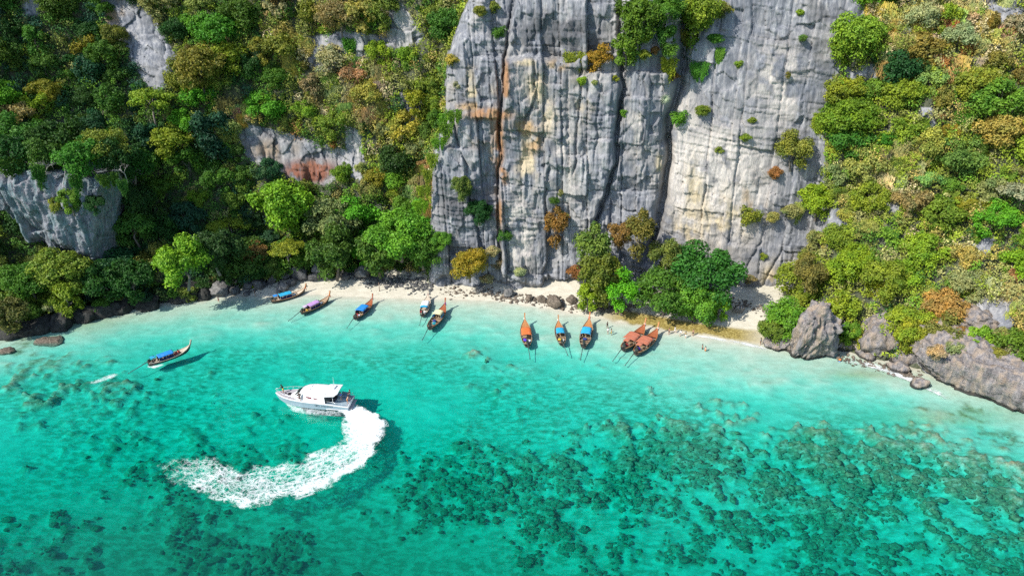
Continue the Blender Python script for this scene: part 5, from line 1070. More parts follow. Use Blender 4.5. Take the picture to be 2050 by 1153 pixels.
for i, (bt, nm, ct, lb, x_, y_, z_, m) in enumerate([("orange", "bundle", "bundle", "big violet bundle at the stern of the orange-canopied boat", -3.1, .35, .95, VIO), ("orange", "bundle", "bundle", "violet and white cloths laid across the bow end of the orange-canopied boat", 1.6, 0, .72, VIO), ("orange", "cooler_box", "cooler box", "white box near the engine of the orange-canopied boat", -3.2, -.4, .5, WHT),
     ("small blue", "bundle", "bundle", "yellowish bundle at the stern of the smallest orange-decked boat", -2.6, .3, .6, YEL), ("small blue", "cooler_box", "cooler box", "white box at the stern of the smallest orange-decked boat", -2.9, -.3, .3, WHT), ("striped blue", "bundle", "bundle", "dark blue bundle behind the faded blue canopy", -2.4, 0, .8, M_BLUECLOTH), ("striped blue", "cooler_box", "cooler box", "white box at the bow end of the boat with faded blue canopy", 1.7, -.1, .3, WHT),
     ("right pair", "bundle", "bundle", "violet bundle at the stern of the right terracotta-canopied boat", -3.2, .2, .75, VIO), ("right pair", "bundle", "bundle", "pink bundle lying forward in the right terracotta-canopied boat", 2.0, -.2, .55, PINK), ("right pair", "cooler_box", "cooler box", "white box forward in the right terracotta-canopied boat", 1.4, .4, .3, WHT), ("left pair", "cooler_box", "cooler box", "teal box forward in the left terracotta-canopied boat", 1.6, 0, .3, TEAL), ("left pair", "bundle", "bundle", "red bundle at the stern of the left terracotta-canopied boat", -3.1, .2, .7, RED),
     ("white", "bundle", "bundle", "red bundle at the stern of the boat with half white canopy", -2.9, .35, .6, RED), ("white", "cooler_box", "cooler box", "white box at the stern of the boat with half white canopy", -3.2, -.35, .4, WHT), ("cream", "bundle", "bundle", "deep blue bundle in the middle of the cream-canopied boat", -1.5, .1, .6, M_BLUECLOTH), ("cream", "cooler_box", "cooler box", "sky-blue box near the stern of the cream-canopied boat", -2.6, -.2, .35, TEAL),
     ("big blue", "bundle", "bundle", "red bundle under the wide bright blue canopy's stern edge", -3.0, .3, .7, RED), ("big blue", "cooler_box", "cooler box", "pale box at the stern of the boat with wide bright blue canopy", -3.3, -.35, .4, WHT), ("lilac", "bundle", "bundle", "yellow bundle at the stern of the lilac-canopied boat", -3.1, -.3, .7, YEL), ("lilac", "bundle", "bundle", "pale bundle forward in the lilac-canopied boat", 2.1, 0, .55, WHT), ("cyan", "cooler_box", "cooler box", "white box forward in the cyan-canopied tan boat", 1.8, .2, .3, WHT), ("moving", "bundle", "bundle", "red bundle in front of the canopy of the black-hulled boat", 1.6, .2, .55, RED)]):
    stow(bt, nm, ct, lb, x_, y_, z_, soft_bundle(i, (.5, .42, .26)) if nm == "bundle" else box_mesh(.36, .24, .34), m, BG)

# ------------------------------------------------------------------ motor yacht
M_YHULL = plain("pale_blue_grey_gelcoat", (.25, .33, .38), .22, .06, 1.0); M_YWHITE = plain("white_gelcoat", (.66, .66, .66), .25, .04, 1.0); M_YDECK = plain("grey_deck_planks", (.36, .33, .34), .7, .2, 9); M_YGLASS = plain("dark_tinted_glass", (.015, .015, .02), .12, .3, 2); M_YRED = plain("maroon_window_film", (.17, .015, .03), .3, .35, 3)
M_CHROME = plain("steel_rail", (.70, .71, .72), .3, .05, 4, .6); M_YSEAT = plain("blue_grey_upholstery", (.14, .23, .30), .8, .3, 4); M_INK = plain("dark_teal_ink", (.03, .075, .09), .5, .2, 4); M_GREY = plain("grey_print", (.13, .12, .14), .5, .2, 4)
yacht = empty("motor_yacht", (-39.2, 112.0, 0), R(173)); yacht.scale = (1, 1, .88); tag(yacht, "white motor yacht with pale blue-grey hull turning ahead of a curved foaming wake", "motor yacht")
def loft(name, secs, mat, parent=None, closed=True, caps=True, smooth=True):
    b = bmesh.new(); rows = [[b.verts.new(v) for v in s_] for s_ in secs]; n = len(rows[0])
    for r1, r2 in zip(rows, rows[1:]):
        for j in range(n if closed else n - 1): b.faces.new((r1[j], r1[(j + 1) % n], r2[(j + 1) % n], r2[j]))
    if caps: b.faces.new(rows[0][::-1]); b.faces.new(rows[-1])
    bmesh.ops.recalc_face_normals(b, faces=b.faces[:]); m = bm_mesh(name, b, smooth); o = link(name, m, mat, parent)
    if smooth:
        try: m.set_sharp_from_angle(angle=R(35))
        except Exception: pass
    return o
yx = np.array([-7.6, -6, -4, -2, 0, 2, 4, 5.6, 6.9, 7.8]); yb = np.array([1.95, 2.05, 2.12, 2.15, 2.15, 2.08, 1.85, 1.42, .80, .06]); ys = np.array([1.05, 1.2, 1.45, 1.6, 1.68, 1.76, 1.86, 1.95, 2.03, 2.08]); yc = np.array([.25, .25, .25, .25, .27, .33, .48, .75, 1.15, 1.75]); yk = np.array([-.5, -.55, -.6, -.6, -.6, -.58, -.5, -.25, .35, 1.5])
yi = np.linspace(-7.6, 7.8, 30); F_ = lambda A, x_=yi: np.interp(x_, yx, A)
B_, S_, C_, K_ = F_(yb), F_(ys), F_(yc), F_(yk)
sec = [[(x_, -b, s), (x_, -b * .985, s - .1), (x_, -b * .95, c - .12), (x_, -b * .45, (c + k) / 2), (x_, 0, k), (x_, b * .45, (c + k) / 2), (x_, b * .95, c - .12), (x_, b * .985, s - .1), (x_, b, s), (x_, b * .5, s + .004), (x_, 0, s + .006), (x_, -b * .5, s + .004)] for x_, b, s, c, k in zip(yi, B_, S_, C_, K_)]
loft("hull", [[(p[0], p[1], min(p[2], F_(ys, np.array([p[0]]))[0] if p[0] > -3.6 else min(p[2], F_(ys, np.array([p[0]]))[0]))) for p in s_] for s_ in sec], M_YHULL, yacht)
def rail_tube(name, pts, r, mat, parent, n=6): b = bmesh.new(); tube(b, pts, r, n); return link(name, bm_mesh(name, b, True), mat, parent)
for sd_ in (1, -1):
    loft("gunwale", [[(x_, sd_ * (b + .02), s + .06), (x_, sd_ * (b - .14), s + .08), (x_, sd_ * (b - .14), s - .05), (x_, sd_ * (b + .03), s - .05)] for x_, b, s in zip(yi, np.maximum(B_, .16), S_)], M_YWHITE, yacht)
    loft("spray_rail", [[(x_, sd_ * (np.interp(x_, yx, yb) * .99 + .01), .52 + .02 * x_), (x_, sd_ * (np.interp(x_, yx, yb) + .10), .46 + .02 * x_), (x_, sd_ * (np.interp(x_, yx, yb) * .97), .38 + .02 * x_)] for x_ in np.linspace(-7.5, -3.2, 8)], M_YWHITE, yacht)
    rail_tube("bow_rail", [(x_, sd_ * max(.05, np.interp(x_, yx, yb) - .12), np.interp(x_, yx, ys) + .85 + .02 * (x_ - 3)) for x_ in np.linspace(1.6, 7.75, 12)], .035, M_CHROME, yacht)
    for x_ in (2.6, 3.7, 4.8, 5.8, 6.7, 7.4): rail_tube("stanchion", [(x_, sd_ * max(.05, np.interp(x_, yx, yb) - .12), np.interp(x_, yx, ys)), (x_, sd_ * max(.05, np.interp(x_, yx, yb) - .12), np.interp(x_, yx, ys) + .88)], .022, M_CHROME, yacht, 5)
    rail_tube("stern_rail", [(-3.4, sd_ * 2.0, 2.3), (-5.5, sd_ * 2.0, 2.05), (-7.4, sd_ * 1.8, 1.85), (-7.55, sd_ * 1.5, 1.8)], .03, M_CHROME, yacht)
    for x_ in (-5.0, -6.4, -7.3): rail_tube("stanchion", [(x_, sd_ * 1.92, 1.1), (x_, sd_ * 1.94, 1.95)], .02, M_CHROME, yacht, 5)
dk = np.linspace(3.2, 7.55, 10); loft("fore_deck", [[(x_, -np.interp(x_, yx, yb) + .16, np.interp(x_, yx, ys) + .02), (x_, 0, np.interp(x_, yx, ys) + .05), (x_, max(.02, np.interp(x_, yx, yb) - .16), np.interp(x_, yx, ys) + .02), (x_, max(.02, np.interp(x_, yx, yb) - .16), np.interp(x_, yx, ys) - .05), (x_, -max(.02, np.interp(x_, yx, yb) - .16), np.interp(x_, yx, ys) - .05)] for x_ in dk], M_YDECK, yacht, smooth=False)
b = bmesh.new(); bx(b, -7.3, -3.3, -1.78, 1.78, .6, 1.12); link("cockpit_floor", bm_mesh("cockpit_floor", b), plain("slate_deck", (.26, .29, .32), .7, .25, 5), yacht)
# cabin: raked nose, tumblehome sides, roof running aft over the cockpit
cs = []
for x_, bw, z0, tw, z1 in [(4.5, .70, 1.8, .30, 1.95), (4.0, 1.05, 1.8, .78, 2.2), (3.0, 1.45, 1.74, 1.20, 2.85), (2.0, 1.72, 1.7, 1.42, 3.55), (1.0, 1.86, 1.66, 1.52, 3.95), (-.5, 1.95, 1.62, 1.58, 4.12), (-2.2, 1.98, 1.58, 1.58, 4.12), (-3.0, 1.98, 1.5, 1.56, 4.06)]:
    zm = z0 + (z1 - z0) * .55; mw = bw + (tw - bw) * .40
    cs.append([(x_, -bw, z0), (x_, -mw, zm), (x_, -tw, z1 - .14), (x_, -tw * .8, z1), (x_, 0, z1 + .08), (x_, tw * .8, z1), (x_, tw, z1 - .14), (x_, mw, zm), (x_, bw, z0)])
cabin = loft("cabin", cs, M_YWHITE, yacht)
loft("roof_wing", [[(x_, -w, z1 - .10), (x_, -w * .75, z1), (x_, 0, z1 + .06), (x_, w * .75, z1), (x_, w, z1 - .10), (x_, w * .9, z1 - .22), (x_, -w * .9, z1 - .22)] for x_, w, z1 in [(-2.9, 1.62, 4.12), (-4.2, 1.68, 4.15), (-5.6, 1.72, 4.22)]], M_YWHITE, yacht)
for sd_ in (1, -1):
    def plate(name, pts, mat, push=.02, t_=.03, par=yacht):
        b = bmesh.new(); out = [b.verts.new((p[0], sd_ * (p[1] + push), p[2])) for p in pts]; inn = [b.verts.new((p[0], sd_ * (p[1] + push - t_), p[2])) for p in pts]; n = len(pts)
        b.faces.new(out if sd_ > 0 else out[::-1]); b.faces.new(inn[::-1] if sd_ > 0 else inn)
        for j in range(n): b.faces.new((out[j], out[(j + 1) % n], inn[(j + 1) % n], inn[j]))
        bmesh.ops.recalc_face_normals(b, faces=b.faces[:]); return link(name, bm_mesh(name, b), mat, par)
    def side_y(x_, z_):
        r = [(q[0][0], q) for q in cs]; xs_ = [q[0] for q in r][::-1]; f = lambda i, j: float(np.interp(x_, xs_, [q[1][i][j] for q in r][::-1]))
        zs_ = [f(8, 2), f(7, 2), f(6, 2)]; ys_ = [f(8, 1), f(7, 1), f(6, 1)]; return float(np.interp(z_, zs_, ys_))
    def win(name, xz, mat): return plate(name, [(x_, side_y(x_, z_), z_) for x_, z_ in xz], mat)
    win("side_window", [(1.35, 2.92), (.3, 2.98), (-.9, 2.84), (-1.9, 2.52), (-.6, 2.50), (.4, 2.62)], M_YRED); win("side_window", [(3.0, 2.42), (2.1, 2.60), (1.35, 2.66), (.6, 2.40), (1.5, 2.24), (2.6, 2.24)], M_YRED)
    win("windscreen_pane", [(3.1, 2.70), (2.2, 3.42), (1.9, 3.36), (2.7, 2.72)], M_YGLASS)
    plate("quarter_window", [(-2.95, 1.86, 3.3), (-4.7, 1.80, 3.35), (-3.9, 1.92, 2.4), (-3.05, 1.95, 1.7)], M_YGLASS); plate("wing_vent", [(-4.3, 1.66, 4.02), (-4.75, 1.68, 4.05), (-4.2, 1.70, 3.72), (-4.0, 1.69, 3.72)], M_YGLASS, .06)
    rail_tube("roof_support", [(-4.6, sd_ * 1.86, 1.3), (-4.6, sd_ * 1.64, 4.05)], .05, M_YWHITE, yacht); plate("wing_brace", [(-2.98, 1.80, 4.0), (-5.5, 1.74, 4.12), (-4.9, 1.78, 3.5), (-2.98, 1.95, 3.36)], M_YWHITE, .0, .06)
b = bmesh.new()
for y0, y1 in ((-1.05, -.40), (-.34, .34), (.40, 1.05)):
    vs_ = [b.verts.new(v) for v in ((3.42, y0, 2.64), (3.42, y1, 2.64), (2.35, y1 * .95, 3.40), (2.35, y0 * .95, 3.40))]; b.faces.new(vs_)
bmesh.ops.solidify(b, geom=b.faces[:], thickness=-.05); link("windscreen", bm_mesh("windscreen", b), M_YGLASS, yacht)
for y_ in (-.5, .5): b = bmesh.new(); bx(b, .2, 1.0, y_ - .3, y_ + .3, 4.12, 4.20); link("roof_hatch", bm_mesh("roof_hatch", b), M_YWHITE, yacht)
b = bmesh.new(); bx(b, -4.6, -4.2, -.9, -.5, 4.2, 4.55); bx(b, -4.55, -4.25, -.45, .3, 4.45, 4.52); link("radar_pod", bm_mesh("radar_pod", b), M_YWHITE, yacht)
for k, y_ in enumerate((-1.1, -.75, .2)): rail_tube("antenna", [(-3.9 - .25 * k, y_, 4.2), (-4.0 - .25 * k, y_, 6.4 - .3 * k)], [.03, .012], M_CHROME, yacht, 5)
b = bmesh.new(); bx(b, -6.9, -5.2, -1.7, -1.0, 1.3, 1.75); bx(b, -6.9, -5.2, -1.8, -1.6, 1.75, 2.2); bmesh.ops.bevel(b, geom=b.edges[:], offset=.06, segments=2, affect='EDGES'); link("cockpit_seat", bm_mesh("cockpit_seat", b), M_YSEAT, yacht)
b = bmesh.new(); bx(b, -4.6, -3.5, -.9, .9, 1.3, 1.7); bmesh.ops.bevel(b, geom=b.edges[:], offset=.05, segments=2, affect='EDGES'); link("engine_box", bm_mesh("engine_box", b), M_DARKCLOTH, yacht)
b = bmesh.new(); bx(b, 4.7, 5.3, -.35, .35, 1.98, 2.04); bx(b, 5.6, 5.9, -.12, .12, 2.02, 2.14); link("deck_hatch", bm_mesh("deck_hatch", b), M_YGLASS, yacht)
b = bmesh.new(); bx(b, -7.72, -7.5, -1.9, 1.9, .75, 1.36); bmesh.ops.bevel(b, geom=b.edges[:], offset=.08, segments=2, affect='EDGES'); link("transom", bm_mesh("transom", b, True), M_YWHITE, yacht)
b = bmesh.new(); bx(b, -8.2, -7.55, -1.6, 1.6, .32, .42); link("swim_platform", bm_mesh("swim_platform", b), M_YDECK, yacht)
def lettering(txt, size, name, x_, z_, mat, zfun, parent, mirror=1):
    cu = bpy.data.curves.new(name, 'FONT'); cu.body = txt; cu.size = size; cu.extrude = .01; o = bpy.data.objects.new("tmp", cu); COL.objects.link(o)
    dg = bpy.context.evaluated_depsgraph_get(); m = bpy.data.meshes.new_from_object(o.evaluated_get(dg)); bpy.data.objects.remove(o); m.name = name
    P = np.empty(len(m.vertices) * 3, np.float32); m.vertices.foreach_get("co", P); P = P.reshape(-1, 3); w = P[:, 0].max()
    X = x_ - P[:, 0]; Zq = z_ + P[:, 1]; Yq = np.array([zfun(a, c) for a, c in zip(X, Zq)]) + .025 + P[:, 2]
    m.vertices.foreach_set("co", np.c_[X, Yq, Zq].astype(np.float32).ravel()); m.update(); return link(name, m, mat, parent)
def hull_y(x_, z_):
    b, s, c = [float(np.interp(x_, yx, A)) for A in (yb, ys, yc)]; return float(np.interp(z_, [c - .12, s - .1, s], [b * .95, b * .985, b]))
lettering("S\u00b7AIRRYBOATS", .36, "hull_lettering", -2.2, .86, M_INK, hull_y, yacht); lettering("PB", .44, "cabin_lettering", 3.6, 2.06, M_GREY, lambda a, c: side_y(a, max(c, 1.8)), yacht)
b = bmesh.new()                                            # emblem: two curved bars joined by an upright
def bar(pts, w):
    up = [b.verts.new((x_, hull_y(x_, z_ + w) + .03, z_ + w)) for x_, z_ in pts]; lo = [b.verts.new((x_, hull_y(x_, z_ - w) + .03, z_ - w)) for x_, z_ in pts]
    for i in range(len(pts) - 1): b.faces.new((up[i], up[i + 1], lo[i + 1], lo[i]))
bar([(-.95, 1.30), (-1.25, 1.32), (-1.6, 1.27), (-1.9, 1.17)], .05); bar([(-.95, .98), (-1.2, .90), (-1.6, .87), (-2.0, .86)], .05)
up = [b.verts.new((x_, hull_y(x_, z_) + .03, z_)) for x_, z_ in ((-1.28, 1.27), (-1.36, 1.27), (-1.36, .92), (-1.28, .92))]; b.faces.new(up); bmesh.ops.solidify(b, geom=b.faces[:], thickness=.015); link("hull_emblem", bm_mesh("hull_emblem", b), M_INK, yacht)

# ------------------------------------------------------------------ people
M_SKIN = [plain("fair_skin", (.52, .31, .22), .6, .08), plain("tanned_skin", (.34, .18, .11), .6, .08)]
CLT = {k: paint(k + "_clothing", c, .85, .2) for k, c in {"black": (.012, .013, .015), "white": (.72, .72, .70), "yellow": (.62, .44, .02), "navy": (.02, .03, .10), "grey": (.20, .21, .22), "red": (.45, .04, .04), "khaki": (.28, .22, .10), "orange": (.6, .2, .04), "blue": (.05, .22, .55)}.items()}
M_HAIR = paint("dark_hair", (.012, .009, .007), .6, .3)
def skin_mesh(name, verts, edges, rad, sub=1):
    m = bpy.data.meshes.new(name); m.from_pydata(verts, edges, []); o = bpy.data.objects.new(name, m); COL.objects.link(o)
    sk = o.modifiers.new("s", 'SKIN'); sk.use_smooth_shade = True
    for i, r_ in enumerate(rad): m.skin_vertices[0].data[i].radius = (r_, r_) if not isinstance(r_, tuple) else r_
    m.skin_vertices[0].data[0].use_root = True
    if sub: s_ = o.modifiers.new("u", 'SUBSURF'); s_.levels = sub
    dg = bpy.context.evaluated_depsgraph_get(); e = bpy.data.meshes.new_from_object(o.evaluated_get(dg)); bpy.data.objects.remove(o); bpy.data.meshes.remove(m); e.name = name; return e
def rotx(p, c, a): y_, z_ = p[1] - c[1], p[2] - c[2]; return (p[0], c[1] + y_ * math.cos(a) - z_ * math.sin(a), c[2] + y_ * math.sin(a) + z_ * math.cos(a))
def pose_joints(pose):
    """front of the body faces -Y, feet at z = 0"""
    J = {"pelvis": (0, 0, .95), "waist": (0, 0, 1.10), "chest": (0, .01, 1.30), "neck": (0, .01, 1.47), "jaw": (0, -.03, 1.56), "head": (0, -.01, 1.66), "crown": (0, 0, 1.73), "nose": (0, -.115, 1.61)}
    for s_, n in ((1, "L"), (-1, "R")):
        J.update({"sh" + n: (s_ * .17, .01, 1.41), "el" + n: (s_ * .25, .02, 1.13), "wr" + n: (s_ * .27, -.05, .89), "hip" + n: (s_ * .09, 0, .90), "kn" + n: (s_ * .10, -.02, .50), "an" + n: (s_ * .10, .01, .08), "toe" + n: (s_ * .12, -.16, .03)})
    if pose == "stride":
        J["knL"] = (.10, -.18, .54); J["anL"] = (.10, -.22, .10); J["toeL"] = (.11, -.38, .05); J["knR"] = (-.10, .10, .50); J["anR"] = (-.10, .32, .12); J["toeR"] = (-.11, .20, .02); J["elL"] = (.24, .16, 1.16); J["wrL"] = (.25, .08, .94); J["elR"] = (-.24, -.10, 1.14); J["wrR"] = (-.24, -.26, .98)
    if pose == "reach":
        for n, s_ in (("L", 1), ("R", -1)): J["el" + n] = (s_ * .26, -.20, 1.42); J["wr" + n] = (s_ * .22, -.30, 1.68)
        J["knL"] = (.16, -.02, .50); J["anL"] = (.24, .02, .08); J["toeL"] = (.27, -.15, .03)
    if pose == "lean":
        for n in ("waist", "chest", "neck", "jaw", "head", "crown", "nose", "shL", "shR", "elL", "elR", "wrL", "wrR"): J[n] = rotx(J[n], J["pelvis"], .42)
        for n, s_ in (("L", 1), ("R", -1)): J["el" + n] = (s_ * .24, -.36, 1.14); J["wr" + n] = (s_ * .16, -.52, 1.02)
    if pose == "sit":
        for n in J: 
            if n[:2] not in ("kn", "an", "to"): J[n] = (J[n][0], J[n][1], J[n][2] - .48)
        for n, s_ in (("L", 1), ("R", -1)): J["kn" + n] = (s_ * .13, -.44, .46); J["an" + n] = (s_ * .13, -.40, .06); J["toe" + n] = (s_ * .14, -.56, .02); J["el" + n] = (s_ * .25, -.12, .70); J["wr" + n] = (s_ * .18, -.34, .56)
    if pose == "fold":
        for n, s_ in (("L", 1), ("R", -1)): J["el" + n] = (s_ * .26, -.04, 1.16); J["wr" + n] = (s_ * .06, -.20, 1.22)
    return J
BODY_R = {"pelvis": (.15, .11), "waist": (.125, .095), "chest": (.155, .105), "neck": .055, "jaw": .075, "head": .10, "crown": .055, "nose": .018, "sh": .058, "el": .042, "wr": .030, "hip": .092, "kn": .060, "an": .042, "toe": .040}
CACHE = {}
def body_parts(pose):
    if pose in CACHE: return CACHE[pose]
    J = pose_joints(pose); V, E, RD = [], [], []; ix = {}
    def add(n, p=None, r_=None): ix[n] = len(V); V.append(p or J[n]); RD.append(r_ or BODY_R.get(n) or BODY_R[n[:-1]])
    for n in J: add(n)
    ed = [("pelvis", "waist"), ("waist", "chest"), ("chest", "neck"), ("neck", "jaw"), ("jaw", "head"), ("head", "crown"), ("jaw", "nose")]
    for n in "LR": ed += [("chest", "sh" + n), ("sh" + n, "el" + n), ("el" + n, "wr" + n), ("pelvis", "hip" + n), ("hip" + n, "kn" + n), ("kn" + n, "an" + n), ("an" + n, "toe" + n)]
    E = [(ix[a], ix[b_]) for a, b_ in ed]
    for n, s_ in (("L", 1), ("R", -1)):                    # palm, four fingers and a thumb
        w, e = Vector(J["wr" + n]), Vector(J["el" + n]); d = (w - e).normalized(); sd_ = Vector((0, -1, 0)) - d * d.dot(Vector((0, -1, 0))); sd_ = sd_.normalized() if sd_.length > .1 else Vector((0, 0, 1)); up = d.cross(sd_) * s_
        add("palm" + n, tuple(w + d * .07), (.036, .018)); E.append((ix["wr" + n], ix["palm" + n]))
        for k, (o_, l_) in enumerate(((-.03, .062), (-.01, .075), (.01, .07), (.03, .055))):
            a = w + d * .10 + sd_ * o_; c = a + d * l_ * .6 + up * .004; q = c + d * l_ * .4 + up * .018
            for nm, p in (("a", a), ("c", c), ("q", q)): add(f"f{k}{nm}{n}", tuple(p), .0088 if nm != "q" else .007)
            E += [(ix["palm" + n], ix[f"f{k}a{n}"]), (ix[f"f{k}a{n}"], ix[f"f{k}c{n}"]), (ix[f"f{k}c{n}"], ix[f"f{k}q{n}"])]
        add("th" + n, tuple(w + d * .045 + sd_ * .05 + up * .01), .010); add("tt" + n, tuple(w + d * .085 + sd_ * .066 + up * .02), .008); E += [(ix["palm" + n], ix["th" + n]), (ix["th" + n], ix["tt" + n])]
    out = {"body": skin_mesh("body", V, E, RD, 1)}
    up_ = lambda a, b_, t_: tuple(Vector(J[a]).lerp(Vector(J[b_]), t_))
    out["hair"] = skin_mesh("hair", [tuple(Vector(J["head"]) + Vector((0, .02, .02))), tuple(Vector(J["crown"]) + Vector((0, .01, .02))), tuple(Vector(J["jaw"]) + Vector((0, .075, .05)))], [(0, 1), (0, 2)], [.112, .07, .05], 1)
    out["shorts"] = skin_mesh("shorts", [J["pelvis"], up_("pelvis", "waist", .5), up_("hipL", "knL", .0), up_("hipL", "knL", .85), up_("hipR", "knR", .0), up_("hipR", "knR", .85)], [(0, 1), (0, 2), (2, 3), (0, 4), (4, 5)], [(.185, .145), (.165, .13), .122, .11, .122, .11], 1)
    out["shirt"] = skin_mesh("shirt", [J["chest"], J["waist"], up_("pelvis", "waist", .25), up_("chest", "neck", .75), J["shL"], up_("shL", "elL", .95), J["shR"], up_("shR", "elR", .95)], [(0, 1), (1, 2), (0, 3), (0, 4), (4, 5), (0, 6), (6, 7)], [(.19, .145), (.165, .135), (.185, .145), .085, .088, .08, .088, .08], 1)
    CACHE[pose] = out; return out
def person(label, P, rz, pose, skin=0, shorts=None, shirt=None, s=1.0, group=None):
    B = body_parts(pose); o = link("person", B["body"].copy(), M_SKIN[skin]); o.location = P; o.rotation_euler = (0, 0, rz); o.scale = (s, s, s); tag(o, label, "person", group)
    link("hair", B["hair"].copy(), M_HAIR, o)
    if shorts: link("shorts", B["shorts"].copy(), CLT[shorts], o)
    if shirt: link("shirt", B["shirt"].copy(), CLT[shirt], o)
    return o
WG = "bathers wading off the beach"
def wader(label, px, py, rz, pose, skin, shorts, shirt=None, sink=None, s=1.0):
    p = at(px, py); g = float(ground_z(p[:1], p[1:2])[0]) if sink is None else -sink
    return person(label, (p[0], p[1], min(g, 0.0) + .01 if g < 0 else g), rz, pose, skin, shorts, shirt, s, WG)
wader("person in dark clothes standing alone in the shallows left of the cyan-canopied boat", 511, 593, 2.2, "stand", 1, "grey", "black")
wader("person in red swimwear standing near the jagged white-topped rock", 438, 604, 1.2, "fold", 0, "red")
wader("person in black walking alone in the shallows right of the faded-blue-canopied boat", 1215.5, 656, .4, "stride", 1, "black", "black")
wader("person in a white top, left one of two together near the moored pair", 1217, 667, .2, "stand", 0, "grey", "white")
wader("tanned person in yellow trunks beside the one in white, near the moored pair", 1223.5, 669, 1.4, "fold", 1, "yellow")
wader("tanned person in dark trunks standing just right of the moored pair's stems", 1339, 669, -1.0, "stand", 1, "black")
wader("person dressed all in white walking ashore by the golden weed", 1351, 666, .8, "stride", 0, "white", "white")
wader("person in grey and white bending forward, right of the one all in white", 1361, 672, 1.2, "lean", 0, "grey", "white")
wader("person in a khaki top wading nearest the water side of the group by the weed", 1372, 676, 2.6, "stride", 0, "white", "khaki")
wader("person in dark trunks, rightmost of the group by the golden weed", 1387, 672, -.6, "stand", 1, "black")
wader("tanned person waist-deep, left one of the pair bathing farther out", 1406, 697, .9, "fold", 1, "black", None, .75)
wader("fair person waist-deep, right one of the pair bathing farther out", 1412, 701, 2.4, "stand", 0, "orange", None, .75)
wader("bather in blue and orange, chest-deep at the foot of the pointed shore rock", 1681, 722, -.4, "fold", 1, "blue", "orange", 1.0)
wader("person in dark clothes at the water's edge left of the pointed shore rock", 1522, 690, .6, "stand", 1, "black", "grey")
def aboard(obj_, x_, y_, z_):
    c, s_ = math.cos(obj_.rotation_euler.z), math.sin(obj_.rotation_euler.z); k = obj_.scale[0]; return (obj_.location.x + k * (x_ * c - y_ * s_), obj_.location.y + k * (x_ * s_ + y_ * c), obj_.scale[2] * z_)
yz = yacht.rotation_euler.z
person("person in a black top and yellow shorts leaning over the yacht's bow rail", aboard(yacht, 6.3, -.2, 2.05), yz + math.pi / 2, "lean", 1, "yellow", "black", 1.05)
person("person all in black holding on to the side of the yacht's white cabin", aboard(yacht, 2.0, 1.98, 1.80), yz, "reach", 0, "black", "black", 1.05)
person("person in black sitting at the far stern corner of the yacht", aboard(yacht, -7.0, -1.2, 1.72), yz + 2.2, "sit", 0, "grey", "black", 1.05)
person("person in pale grey standing in the middle of the yacht's cockpit", aboard(yacht, -5.6, .0, 1.29), yz - 2.0, "stand", 0, "grey", "blue", 1.05)
person("bare-chested person in orange shorts at the stern rail of the yacht", aboard(yacht, -7.15, .8, 1.29), yz - 1.5, "lean", 0, "orange", None, 1.05)
mv = BOATS["moving"]; person("helmsman in a yellow shirt at the stern of the black-hulled boat under way", aboard(mv, -3.3, .2, .2), mv.rotation_euler.z - 1.57, "stand", 1, "navy", "yellow", 1.0)
person("person in red and dark clothes seated in the bow of the black-hulled boat", aboard(mv, 2.2, -.2, .24), mv.rotation_euler.z + 1.57, "sit", 1, "black", "red", 1.0)
person("person in white sitting on deck before the lilac canopy", aboard(BOATS["lilac"], 1.5, .2, .2), 1.0, "sit", 0, "grey", "white")
person("crewman in red squatting at the stern of the left terracotta-canopied boat", aboard(BOATS["left pair"], -3.4, -.3, .2), .5, "sit", 1, "black", "red")
person("person in dark blue standing forward in the right terracotta-canopied boat", aboard(BOATS["right pair"], 1.2, .5, .2), .5, "stand", 1, "navy", "navy")
# ------------------------------------------------------------------ mooring post
b = bmesh.new(); tube(b, [(0, 0, -.5), (0.04, 0, 1.3), (.02, .05, 2.5)], [.11, .09, .08], 7); tube(b, [(-.2, 0, 2.1), (.2, .05, 2.15)], .04, 5); p = at(760, 586); g = float(ground_z(p[:1], p[1:2])[0]); o = link("mooring_post", bm_mesh("mooring_post", b, True), plain("weathered_post_wood", (.22, .15, .11), .9, .3)); o.location = (p[0], p[1], max(g, 0)); tag(o, "weathered wooden post standing alone in the sand", "post")
